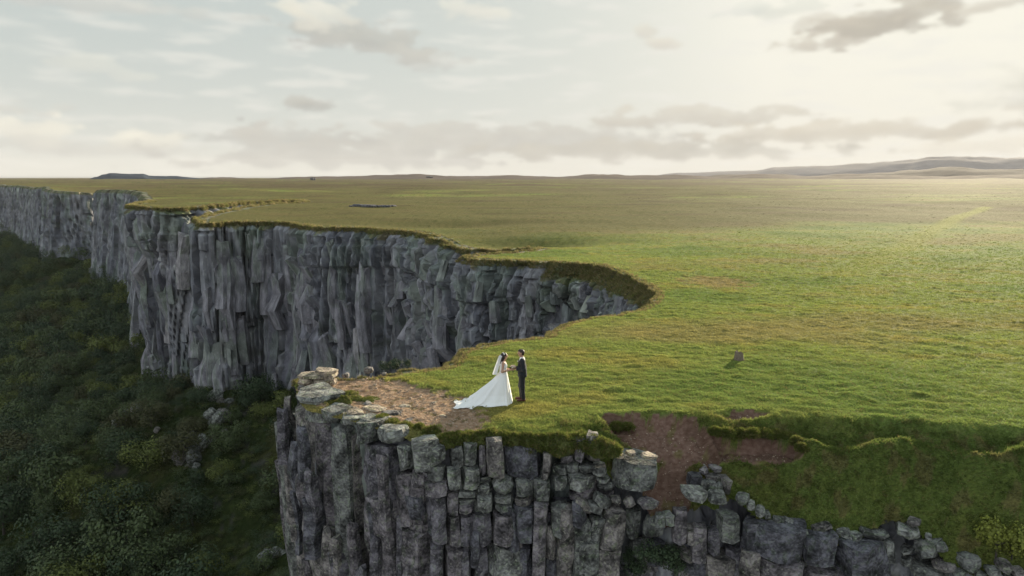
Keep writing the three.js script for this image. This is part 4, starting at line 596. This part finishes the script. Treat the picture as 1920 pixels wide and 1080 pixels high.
{
  const r = rng(314), cand = [], dirD = new THREE.Vector3();
  for (let d = 60; d < 760;) {
    const step = 4.2 + d * 0.010;
    for (let x = -0.80 * d; x < -0.12 * d; x += step) {
      const px = x + (r() - 0.5) * step * 0.9, pz = -d - (r() - 0.5) * step * 0.9; if (onLand(px, pz)) continue; const q = rimDist(px, pz); if (q < 3.5 + 2 * r()) continue;
      const y = valley(px, pz, q), open = fbm2(px / 26 + 4, pz / 26, 3);
      const bare = q < 30 && -pz < 230 ? 0.5 : 0.06; if (open > 0.2 && r() < bare + 0.1) continue; if (r() < bare * 0.3) continue;
      let s = (2.4 + 3.3 * Math.pow(r(), 1.4)) * (q < 26 && -pz < 230 ? 0.75 : 1.05) * (1 + Math.min(0.3, d / 1500)); 
      cand.push([px, y, pz, s, d / s, fbm2(px / 22, pz / 22, 2) + (r() - 0.5) * 0.9, Math.floor(r() * 6), r() * 6.28, 0.85 + 0.35 * r()]);
    }
    d += step * 0.9;
  }
  const seen = (c) => { const v = dirD.set(c[0], c[1] - CH, c[2]), dz = -v.z * CP - v.y * SP, yy = v.y * CP - v.z * -SP * -1; const px = 960 + F * v.x / dz, up = (v.y * CP + (-v.z) * SP) / dz; void yy; const py = 540 - F * up; return px > -60 && px < 600 && py < 1190 && py > 330; };
  const vis = cand.filter(seen).sort((a, b) => a[4] - b[4]); const rest = [];
  vis.forEach((c, i) => {
    const kind = c[5] > 0.38 ? 1 : c[5] < -0.42 ? 2 : c[5] > -0.05 ? 0 : 3, [low, tg, fineCrown] = protos[c[6]], cg = i < 120 ? fineCrown : low;
    if (i < 300) { const o = thing('tree', treeLabels[kind], 'tree', [c[0], c[1], c[2]], c[7], 'trees of the valley wood'); o.scale.set(c[3], c[3] * c[8], c[3]); mesh('crown', cg, leafMats[kind], o); mesh('trunk', tg, barkMat, o); }
    else rest.push([c, kind]);
  });
  const q = new THREE.Quaternion(), up = new THREE.Vector3(0, 1, 0), mt = new THREE.Matrix4();
  const stuffed = (name, label, list, geo) => { const im = new THREE.InstancedMesh(geo, new THREE.MeshStandardMaterial({ color: 0xffffff, roughness: 0.9, side: THREE.DoubleSide }), list.length); list.forEach(([c, k], i) => { q.setFromAxisAngle(up, c[7]); mt.compose(new THREE.Vector3(c[0], c[1], c[2]), q, new THREE.Vector3(c[3], c[3] * c[8], c[3])); im.setMatrixAt(i, mt); im.setColorAt(i, leafMats[k].color); }); shade(im); im.name = name; scene.add(im); tag(im, label, name.split('_').pop(), undefined, 'stuff'); };
  const plain = (g) => { g = g.clone(); g.deleteAttribute('color'); return g; };
  stuffed('distant_wood', 'dark far wood below the headland cliffs', rest, plain(crownGeo(91, 700, 1)));
  // scrub between the trees
  const scrub = []; for (let i = 0; i < 9000; i++) { const d = 58 * Math.pow(700 / 58, r()), x = -(0.12 + 0.7 * r()) * d, z = -d; if (onLand(x, z)) continue; const dd = rimDist(x, z); if (dd < 0.5) continue; scrub.push([[x, valley(x, z, dd) - 0.15, z, (0.5 + 1.1 * r() * r()) * (1 + d / 300), 0, 0, 0, r() * 6.28, 0.8], r() < 0.25 ? 1 : r() < 0.3 ? 2 : r() < 0.5 ? 0 : 3]); }
  stuffed('valley_scrub', 'dense low scrub covering the valley side', scrub, plain(crownGeo(95, 260, 0.8)));
}
// heather and rush clumps dotted over the plateau
{
  const r = rng(2718), L = [], q = new THREE.Quaternion(), up = new THREE.Vector3(0, 1, 0), mt = new THREE.Matrix4();
  for (let i = 0; i < 9000; i++) { const d = 27 * Math.pow(340 / 27, Math.pow(r(), 0.7)), x = (r() * 2 - 1) * 0.85 * d, z = -d; if (fbm2(x / 22 + 5, z / 12, 3) + 0.25 * r() < 0.26 || sdf(x, z) < 0.6) continue; L.push([x, height(x, z) - 0.05, z, (0.13 + 0.3 * r() * r()) * (1 + d / 160), r() * 6.28, r()]); }
  const g = crownGeo(97, 150, 0.8); g.deleteAttribute('color'); g.translate(0, -0.35, 0);
  const im = new THREE.InstancedMesh(g, new THREE.MeshStandardMaterial({ color: 0xffffff, roughness: 1, side: THREE.DoubleSide }), L.length);
  L.forEach(([x, y, z, s, a, k], i) => { mt.compose(new THREE.Vector3(x, y, z), q.setFromAxisAngle(up, a), new THREE.Vector3(s, s * 0.42, s)); im.setMatrixAt(i, mt); im.setColorAt(i, k < 0.45 ? col(0.13, 0.15, 0.05) : k < 0.8 ? col(0.19, 0.16, 0.075) : col(0.13, 0.095, 0.06)); });
  shade(im); im.name = 'heather'; scene.add(im); tag(im, 'low clumps of heather and rush dotted over the grass plateau', 'heather', undefined, 'stuff');
}
// shrubs on the near rocks
function shrub(p, s, kind, label, group, tall = 1) { const [cg, tg] = protos[Math.floor(Math.abs(p[0] * 7)) % 6], o = thing('shrub', label, 'shrub', p, p[0] * 3, group); o.scale.set(s, s * tall, s); mesh('crown', cg, leafMats[kind], o); mesh('trunk', tg, barkMat, o); return o; }
for (const [px, py, d, s] of [[742, 692, 28.2, 0.42], [722, 696, 28.4, 0.36], [765, 689, 28.0, 0.3]]) shrub(atDepth(px, py, d), s, 3, 'dark shrub growing on the cliff just beyond the grass edge', 'shrubs beyond the grass edge');
for (const [px, py, s] of [[1215, 1050, 0.55], [1245, 1062, 0.6], [1265, 1080, 0.5], [1190, 1075, 0.5], [1180, 1050, 0.3]]) shrub(atDepth(px, py, face(px) - 0.15), s, 3, 'dark bush filling the recess between the rock columns', 'bushes in the rock recess');
for (const [px, py, s] of [[1868, 1040, 0.75], [1897, 1045, 0.6]]) shrub(onGround(px, py, height), s, 4, 'straggly yellow leaved shrub on the dark grass bank', 'yellow shrubs on the bank', 1.2);

// ------------------------------------------------------------------ stump on the grass
{
  const p = onPlane(1385, 675), o = thing('tree_stump', 'weathered grey tree stump standing alone on the grass', 'stump', [p[0], height(p[0], p[2]) - 0.03, p[2]], 0.4); o.scale.setScalar(0.78);
  const r = rng(8); let g = new THREE.CylinderGeometry(0.19, 0.25, 0.46, 26, 8, false); g = mergeVertices(g, 1e-4); const q = g.attributes.position;
  for (let i = 0; i < q.count; i++) { const x = q.getX(i), y = q.getY(i), z = q.getZ(i), a = Math.atan2(z, x), rr = Math.hypot(x, z), k = 1 + 0.16 * n2(Math.cos(a) * 1.6 + 5, Math.sin(a) * 1.6) + 0.07 * Math.sin(a * 11 + 2 * n2(a, y)), top = y > 0.2 ? 0.09 * n2(Math.cos(a) * 2, Math.sin(a) * 2 + rr * 6) - 0.05 * Math.cos(a) : 0; q.setXYZ(i, x * k * (y < -0.2 ? 1.15 : 1), y + 0.23 + top, z * k); }
  void r; mesh('trunk', boxUV(toCreasedNormals(g, 0.5)), new THREE.MeshStandardMaterial({ color: col(0.31, 0.26, 0.21), roughness: 0.95, map: rep(soilTex, 3, 0.8), bumpMap: rep(soilBump, 4, 0.6), bumpScale: 0.03 }), o);
  for (let i = 0; i < 4; i++) { const a = i * 1.6 + 0.5, gg = new THREE.ConeGeometry(0.07, 0.34, 7); gg.rotateZ(-1.95); gg.translate(0.22, 0.06, 0); gg.rotateY(a); mesh('root', gg, new THREE.MeshStandardMaterial({ color: col(0.2, 0.16, 0.12), roughness: 1 }), o); }
}

// ------------------------------------------------------------------ the couple
function surface(fn, lo, hi, c) {                                    // naive surface nets over a distance field
  const nx = Math.ceil((hi[0] - lo[0]) / c) + 1, ny = Math.ceil((hi[1] - lo[1]) / c) + 1, nz = Math.ceil((hi[2] - lo[2]) / c) + 1, V = new Float32Array(nx * ny * nz), at = (i, j, k) => (k * ny + j) * nx + i;
  for (let k = 0; k < nz; k++) for (let j = 0; j < ny; j++) for (let i = 0; i < nx; i++) V[at(i, j, k)] = fn(lo[0] + i * c, lo[1] + j * c, lo[2] + k * c);
  const id = new Int32Array(nx * ny * nz).fill(-1), P = [], I = [];
  for (let k = 0; k < nz - 1; k++) for (let j = 0; j < ny - 1; j++) for (let i = 0; i < nx - 1; i++) {
    let n = 0, sx = 0, sy = 0, sz = 0; const v = [];
    for (let q = 0; q < 8; q++) v.push(V[at(i + (q & 1), j + (q >> 1 & 1), k + (q >> 2))]);
    for (const [a, b] of [[0, 1], [2, 3], [4, 5], [6, 7], [0, 2], [1, 3], [4, 6], [5, 7], [0, 4], [1, 5], [2, 6], [3, 7]]) if ((v[a] < 0) !== (v[b] < 0)) { const t = v[a] / (v[a] - v[b]); sx += lerp(a & 1, b & 1, t); sy += lerp(a >> 1 & 1, b >> 1 & 1, t); sz += lerp(a >> 2, b >> 2, t); n++; }
    if (n) { id[at(i, j, k)] = P.length / 3; P.push(lo[0] + (i + sx / n) * c, lo[1] + (j + sy / n) * c, lo[2] + (k + sz / n) * c); }
  }
  const quad = (a, b, d, e, flip) => { if (a < 0 || b < 0 || d < 0 || e < 0) return; if (flip) I.push(a, d, b, a, e, d); else I.push(a, b, d, a, d, e); };
  for (let k = 1; k < nz - 1; k++) for (let j = 1; j < ny - 1; j++) for (let i = 1; i < nx - 1; i++) {
    const s = V[at(i, j, k)] < 0;
    if (s !== V[at(i + 1, j, k)] < 0) quad(id[at(i, j - 1, k - 1)], id[at(i, j, k - 1)], id[at(i, j, k)], id[at(i, j - 1, k)], !s);
    if (s !== V[at(i, j + 1, k)] < 0) quad(id[at(i - 1, j, k - 1)], id[at(i - 1, j, k)], id[at(i, j, k)], id[at(i, j, k - 1)], !s);
    if (s !== V[at(i, j, k + 1)] < 0) quad(id[at(i - 1, j - 1, k)], id[at(i, j - 1, k)], id[at(i, j, k)], id[at(i - 1, j, k)], !s);
  }
  const g = new THREE.BufferGeometry(); g.setAttribute('position', new THREE.Float32BufferAttribute(P, 3)); g.setIndex(I); g.computeVertexNormals(); return g;
}
const cap = (x, y, z, b) => { const [ax, ay, az, bx, by, bz, r0, r1] = b, ex = bx - ax, ey = by - ay, ez = bz - az, t = clamp(((x - ax) * ex + (y - ay) * ey + (z - az) * ez) / (ex * ex + ey * ey + ez * ez + 1e-9)); return Math.hypot(x - ax - ex * t, y - ay - ey * t, z - az - ez * t) - lerp(r0, r1, t); };
const blend = (bones, k) => (x, y, z) => { let d = 9; for (const b of bones) { const q = cap(x, y, z, b), h = Math.max(k - Math.abs(d - q), 0) / k; d = Math.min(d, q) - h * h * k * 0.25; } return d; };
const both = (z) => [z, -z];
const hand = (wx, wy, s) => {                                        // palm and five curled fingers reaching forward
  const B = [[wx, wy, 0.075 * s, wx + 0.075, wy + 0.012, 0.05 * s, 0.022, 0.03]];
  [[-0.022, 0.062], [-0.008, 0.07], [0.008, 0.066], [0.022, 0.052]].forEach(([o, l]) => { const bx = wx + 0.085, by = wy + 0.012 - o, bz = 0.046 * s; B.push([bx - 0.02, by, bz, bx + l * 0.45, by - 0.004, bz - 0.008 * s, 0.0095, 0.009], [bx + l * 0.45, by - 0.004, bz - 0.008 * s, bx + l * 0.75, by - 0.018, bz - 0.024 * s, 0.009, 0.0075]); });
  B.push([wx + 0.03, wy + 0.03, 0.055 * s, wx + 0.065, wy + 0.055, 0.035 * s, 0.011, 0.01], [wx + 0.065, wy + 0.055, 0.035 * s, wx + 0.095, wy + 0.052, 0.025 * s, 0.01, 0.008]); return B;
};
const headBones = (hx, hy, w) => [[hx - 0.025, hy + 0.02, 0, hx + 0.005, hy + 0.03, 0, 0.088 * w, 0.085 * w], [hx + 0.01, hy - 0.03, 0, hx + 0.04, hy - 0.09, 0, 0.07 * w, 0.033 * w], [hx + 0.085, hy + 0.008, 0, hx + 0.108, hy - 0.02, 0, 0.008, 0.014], [hx + 0.07, hy + 0.03, 0.03, hx + 0.07, hy + 0.03, -0.03, 0.02, 0.02], ...both(0.082 * w).map((z) => [hx - 0.01, hy + 0.012, z, hx - 0.004, hy - 0.022, z * 0.96, 0.017, 0.011])];
const skin = new THREE.MeshStandardMaterial({ color: col(0.46, 0.27, 0.19), roughness: 0.6 });
const white = new THREE.MeshPhysicalMaterial({ color: col(0.86, 0.86, 0.86), roughness: 0.7, sheen: 0.3, side: THREE.DoubleSide });
const navy = new THREE.MeshStandardMaterial({ color: col(0.011, 0.013, 0.020), roughness: 0.8 }), navy2 = new THREE.MeshStandardMaterial({ color: col(0.013, 0.014, 0.019), roughness: 0.85 });
const darkHair = new THREE.MeshStandardMaterial({ color: col(0.018, 0.010, 0.008), roughness: 0.55 }), brownHair = new THREE.MeshStandardMaterial({ color: col(0.035, 0.018, 0.013), roughness: 0.6 });
const shoeMat = new THREE.MeshStandardMaterial({ color: col(0.085, 0.024, 0.016), roughness: 0.35 }), eyeMat = new THREE.MeshStandardMaterial({ color: col(0.03, 0.02, 0.015), roughness: 0.2 }), lipMat = new THREE.MeshStandardMaterial({ color: col(0.32, 0.09, 0.08), roughness: 0.5 });
const skinPieces = (body, hx, hy, w, wx, wy) => { const all = blend([...body, ...headBones(hx, hy, w), ...hand(wx, wy, 1), ...hand(wx, wy, -1)], 0.03); void all; return mergeGeometries([surface(blend(body, 0.05), [-0.3, -0.02, -0.36], [0.5, hy - 0.04, 0.36], 0.012), surface(blend([...headBones(hx, hy, w), [hx - 0.03, hy - 0.2, 0, hx - 0.01, hy - 0.06, 0, 0.052 * w, 0.05 * w]], 0.03), [hx - 0.16, hy - 0.24, -0.14], [hx + 0.17, hy + 0.16, 0.14], 0.006), ...[1, -1].map((s) => surface(blend(hand(wx, wy, s), 0.012), [wx - 0.04, wy - 0.07, -0.13], [wx + 0.19, wy + 0.1, 0.13], 0.0045))]); };
const face3 = (o, hx, hy, w) => { for (const z of both(0.032 * w)) { const e = mesh('eye', new THREE.SphereGeometry(0.0105, 10, 8), eyeMat, o); e.position.set(hx + 0.083 * w, hy + 0.012, z); } const l = mesh('lips', new THREE.SphereGeometry(0.012, 10, 8), lipMat, o); l.scale.set(0.6, 0.6, 1.7); l.position.set(hx + 0.088 * w, hy - 0.062, 0); };
{ // bride, facing the groom
  const p = onPlane(943.3, 752.5), gy = height(p[0], p[2]) + 0.01, o = thing('person', 'woman in a white sleeveless wedding dress with long train and veil', 'person', [p[0], gy, p[2]], 0.06, 'wedding couple');
  const hx = 0.055, hy = 1.585, wx = 0.235, wy = 1.115;
  const torso = [[-0.01, 0.92, 0.05, -0.01, 0.92, -0.05, 0.115, 0.115], [0, 0.95, 0, 0.0, 1.12, 0, 0.12, 0.098], [0, 1.12, 0.02, 0.012, 1.30, 0, 0.1, 0.112], [0.05, 1.25, 0.055, 0.05, 1.25, -0.055, 0.062, 0.062], [0, 1.375, 0.12, 0, 1.375, -0.12, 0.05, 0.05]];
  const arms = both(1).flatMap((s) => [[0, 1.37, 0.155 * s, -0.035, 1.10, 0.205 * s, 0.046, 0.036], [-0.035, 1.10, 0.205 * s, wx, wy, 0.08 * s, 0.037, 0.024]]);
  const legs = both(1).flatMap((s) => [[0, 0.9, 0.085 * s, 0.01, 0.5, 0.08 * s, 0.085, 0.055], [0.01, 0.5, 0.08 * s, -0.02, 0.1, 0.075 * s, 0.055, 0.035], [-0.03, 0.07, 0.075 * s, 0.13, 0.03, 0.08 * s, 0.035, 0.025]]);
  mesh('body', skinPieces([...torso, ...arms, ...legs, [-0.005, 1.38, 0, 0.03, 1.5, 0, 0.052, 0.047]], hx, hy, 0.95, wx, wy), skin, o);
  // dress: bodice and a skirt with its train
  const td = blend(torso, 0.06), bod = surface((x, y, z) => { const d = td(x, y, z) - 0.013, nk = y - (1.33 + 0.045 * sm(0.05, 0.09, Math.abs(z)) * sm(0.13, 0.1, Math.abs(z)) * 1.6 - 0.09 * sm(0.02, 0.1, x) * sm(0.06, 0.02, Math.abs(z)) ); return Math.max(d, nk, 0.98 - y); }, [-0.25, 0.95, -0.25], [0.25, 1.48, 0.25], 0.01);
  const backX = [[1.05, -0.125], [0.94, -0.2], [0.78, -0.34], [0.62, -0.52], [0.44, -0.76], [0.3, -0.93], [0.18, -1.1], [0.1, -1.25], [0.05, -1.42], [0.012, -1.70]], wid = [[1.05, 0.135], [0.94, 0.19], [0.6, 0.29], [0.3, 0.38], [0.1, 0.5], [0.012, 0.6]];
  const look = (L, y) => { for (let i = 1; i < L.length; i++) if (y >= L[i][0]) return lerp(L[i][1], L[i - 1][1], (y - L[i][0]) / (L[i - 1][0] - L[i][0])); return L[L.length - 1][1]; };
  const NR = 56, NT = 120, P = [], I = [], c = Math.cos(o.rotation.y), s = Math.sin(o.rotation.y);
  for (let j = 0; j <= NR; j++) { const t = j / NR, y = 1.05 - (1.05 - 0.012) * (1 - Math.pow(1 - t, 1.5)); for (let i = 0; i < NT; i++) {
    const a = i / NT * Math.PI * 2, ca = Math.cos(a), sa = Math.sin(a), xf = lerp(0.13, 0.33, Math.pow(1 - y / 1.05, 0.9)), w = look(wid, y), back = ca < 0, pw = back ? lerp(1, 0.62, sm(0.6, 0.05, y)) : 1;
    const fold = 1 + (0.075 * Math.cos(a * 11 + 1.3 * Math.sin(3 * a) + y * 1.5) + 0.04 * Math.cos(a * 19 + 2)) * sm(1.0, 0.2, y) * (back ? 0.8 : 1);
    const x = ca * (back ? -look(backX, y) * (1 + 0.05 * Math.cos(a * 9)) : xf * (0.9 + 0.1 * fold)), z = Math.sign(sa) * Math.pow(Math.abs(sa), pw) * w * fold + (x < -0.7 ? 0.10 * sm(-0.7, -1.6, x) : 0);
    const wxp = p[0] + c * x + s * z, wzp = p[2] - s * x + c * z, lift = (height(wxp, wzp) - gy + 0.012) * sm(0.6, 0, y) + 0.014 * Math.cos(z * 24 + x * 9) * sm(0.12, 0.02, y) * sm(-0.4, -0.9, x);
    P.push(x, y + Math.max(lift, -0.1), z); if (j) { const e = j * NT + i, n = j * NT + (i + 1) % NT; I.push(e, n, n - NT, e, n - NT, e - NT); }
  } }
  const sk = new THREE.BufferGeometry(); sk.setAttribute('position', new THREE.Float32BufferAttribute(P, 3)); sk.setIndex(I); sk.computeVertexNormals();
  const dress = mesh('dress', sk, white, o); dress.userData.label = 'white satin skirt spreading into a long train'; mesh('bodice', bod, white, dress);
  for (const z of both(1)) mesh('strap', surface(blend([[0.07, 1.3, 0.075 * z, 0.045, 1.395, 0.09 * z, 0.022, 0.018], [0.045, 1.395, 0.09 * z, -0.04, 1.40, 0.09 * z, 0.018, 0.018], [-0.04, 1.40, 0.09 * z, -0.1, 1.28, 0.07 * z, 0.018, 0.022]], 0.02), [-0.16, 1.2, -0.16], [0.15, 1.46, 0.16], 0.009), white, dress);
  mesh('hair', surface(blend([[hx - 0.035, hy + 0.035, 0, hx - 0.01, hy + 0.045, 0, 0.098, 0.09], [hx - 0.075, hy, 0, -0.07, 1.33, 0, 0.075, 0.045], ...both(0.05).map((z) => [hx - 0.045, hy - 0.02, z, -0.06, 1.36, z, 0.052, 0.035])], 0.05), [-0.25, 1.22, -0.2], [0.25, 1.8, 0.2], 0.01), darkHair, o);
  face3(o, hx, hy, 0.95);
  const VP = [], VI = [], vx = 18, vy = 26; for (let j = 0; j <= vy; j++) for (let i = 0; i <= vx; i++) { const q = j / vy, f = i / vx * 2 - 1, a = f * 1.25, r = 0.105 + 0.13 * q; VP.push(hx - 0.045 - r * Math.cos(a) * (1 - 0.1 * q) - 0.16 * q + 0.09 * sm(0.2, 0, q) + 0.012 * Math.cos(f * 13) * q, hy + 0.14 - 0.76 * q - 0.05 * (1 - Math.cos(a)) * (1 - q) + 0.04 * f * f * q, (r * 0.85) * Math.sin(a) + 0.015 * Math.sin(f * 17) * q); if (i && j) { const e = j * (vx + 1) + i; VI.push(e, e - 1, e - vx - 2, e, e - vx - 2, e - vx - 1); } }
  const vg = new THREE.BufferGeometry(); vg.setAttribute('position', new THREE.Float32BufferAttribute(VP, 3)); vg.setIndex(VI); vg.computeVertexNormals();
  mesh('veil', vg, new THREE.MeshPhysicalMaterial({ color: col(0.82, 0.82, 0.81), roughness: 1, transmission: 0.3, thickness: 0, side: THREE.DoubleSide }), o);
  // bouquet between the hands
  const b = thing('bouquet', 'small bouquet of pale roses and leaves held between the couple', 'bouquet', [p[0] + 0.34 * c, gy + 1.10, p[2] - 0.34 * s]), r = rng(77), rose = new THREE.IcosahedronGeometry(0.028, 1), leaf = new THREE.ConeGeometry(0.018, 0.07, 4), rm = [[0.62, 0.5, 0.42], [0.5, 0.3, 0.27], [0.68, 0.62, 0.52]].map((q) => new THREE.MeshStandardMaterial({ color: col(...q), roughness: 0.8 })), lm = new THREE.MeshStandardMaterial({ color: col(0.07, 0.1, 0.04), roughness: 0.8 });
  for (let i = 0; i < 16; i++) { const m = mesh('rose', rose, rm[i % 3], b), a = r() * 6.28, q = 0.09 * Math.sqrt(r()); m.position.set(Math.cos(a) * q, 0.1 + 0.05 * r(), Math.sin(a) * q); }
  for (let i = 0; i < 18; i++) { const m = mesh('leaf', leaf, lm, b), a = r() * 6.28, q = 0.07 + 0.05 * r(); m.position.set(Math.cos(a) * q, 0.06 + 0.07 * r(), Math.sin(a) * q); m.rotation.set(Math.sin(a) * 1.1, a, -Math.cos(a) * 1.1); }
  mesh('stems', new THREE.CylinderGeometry(0.02, 0.014, 0.2, 8), lm, b);
}
{ // groom, facing the bride
  const p = onPlane(978.6, 751), o = thing('person', 'man in a dark navy suit with white shirt and brown shoes', 'person', [p[0], height(p[0], p[2]) + 0.012, p[2]], Math.PI, 'wedding couple');
  const hx = 0.045, hy = 1.675, wx = 0.215, wy = 1.13;
  const torso = [[-0.01, 0.95, 0.06, -0.01, 0.95, -0.06, 0.115, 0.115], [-0.005, 0.98, 0, 0, 1.2, 0, 0.125, 0.125], [0, 1.2, 0.05, 0.0, 1.36, 0.07, 0.125, 0.105], [0, 1.2, -0.05, 0.0, 1.36, -0.07, 0.125, 0.105], [-0.01, 1.44, 0.16, -0.01, 1.44, -0.16, 0.066, 0.066]];
  const arms = both(1).flatMap((s) => [[-0.01, 1.43, 0.195 * s, -0.06, 1.15, 0.235 * s, 0.062, 0.047], [-0.06, 1.15, 0.235 * s, wx, wy, 0.085 * s, 0.047, 0.03]]);
  const legs = both(1).flatMap((s) => [[-0.005, 0.92, 0.09 * s, 0.015 + 0.02 * s, 0.5, 0.095 * s, 0.095, 0.065], [0.015 + 0.02 * s, 0.5, 0.095 * s, -0.02 + 0.03 * s, 0.1, 0.1 * s, 0.065, 0.043]]), feet = both(1).map((s) => [-0.04 + 0.03 * s, 0.05, 0.1 * s, 0.17 + 0.03 * s, 0.035, 0.125 * s, 0.045, 0.036]);
  mesh('body', skinPieces([...torso, ...arms, ...legs, ...feet.map((q) => [...q.slice(0, 6), q[6] - 0.012, q[7] - 0.01]), [-0.01, 1.45, 0, 0.02, 1.58, 0, 0.062, 0.056]], hx, hy, 1.03, wx, wy), skin, o);
  const jb = blend([...torso, ...arms.map((q) => [...q.slice(0, 6), q[6] + 0.004, q[7] + 0.01]), [-0.015, 0.9, 0.05, -0.01, 1.1, 0.03, 0.135, 0.12], [-0.015, 0.9, -0.05, -0.01, 1.1, -0.03, 0.135, 0.12]], 0.05);
  const jacket = mesh('jacket', surface((x, y, z) => { const vee = Math.min(0.05 - Math.abs(z) + (y - 1.36) * 0.3, x - 0.03) ; return Math.max(jb(x, y, z) - 0.014, y < 1.18 ? -9 : vee, 0.855 - y, x - (wx - 0.015) , Math.min(y - 1.495, 0.0 + (0.085 - Math.hypot(x, z)))); }, [-0.25, 0.82, -0.36], [0.3, 1.56, 0.36], 0.0105), navy, o);
  for (const z of both(1)) mesh('lapel', surface(blend([[0.125, 1.19, 0.025 * z, 0.1, 1.38, 0.075 * z, 0.014, 0.03], [0.1, 1.38, 0.075 * z, 0.03, 1.49, 0.08 * z, 0.028, 0.016], [0.03, 1.49, 0.08 * z, -0.06, 1.505, 0.045 * z, 0.018, 0.018]], 0.02), [-0.1, 1.15, -0.15], [0.18, 1.55, 0.15], 0.008), navy2, jacket);
  const sb = blend([...torso, [-0.01, 1.45, 0, 0.0, 1.515, 0, 0.072, 0.066]], 0.05); mesh('shirt', surface((x, y, z) => Math.max(sb(x, y, z) - 0.008, 1.12 - y, y - 1.54), [-0.22, 1.1, -0.3], [0.25, 1.58, 0.3], 0.0105), white, o);
  const tl = blend(legs.map((q) => [...q.slice(0, 6), q[6] + 0.006, q[7] + 0.012]).concat(torso.slice(0, 1)), 0.06); mesh('trousers', surface((x, y, z) => Math.max(tl(x, y, z) - 0.012, 0.055 - y, y - 1.02), [-0.25, 0.02, -0.3], [0.25, 1.05, 0.3], 0.0115), navy2, o);
  for (const q of feet) { const fb = blend([q, [q[0], 0.05, q[2], q[0] + 0.02, 0.09, q[2], 0.046, 0.04]], 0.03); mesh('shoe', surface((x, y, z) => Math.max(fb(x, y, z) - 0.004, -0.004 - y), [-0.2, -0.02, q[2] - 0.12], [0.32, 0.16, q[2] + 0.12], 0.009), shoeMat, o); }
  mesh('hair', surface((x, y, z) => Math.max(blend([[hx - 0.035, hy + 0.03, 0, hx + 0.005, hy + 0.045, 0, 0.1, 0.094], [hx - 0.07, hy - 0.04, 0.02, hx - 0.07, hy - 0.04, -0.02, 0.05, 0.05]], 0.03)(x, y, z), hy - 0.075 - y, x > hx + 0.02 ? hy + 0.065 - y : -9, x > hx - 0.035 ? hy + 0.03 - y : -9), [-0.2, hy - 0.12, -0.15], [0.22, hy + 0.2, 0.15], 0.0085), brownHair, o);
  face3(o, hx, hy, 1.03);
  const f = mesh('boutonniere', new THREE.IcosahedronGeometry(0.03, 1), new THREE.MeshStandardMaterial({ color: col(0.75, 0.73, 0.7), roughness: 0.8 }), o); f.position.set(0.125, 1.36, 0.095);
}

renderer.render(scene, camera);
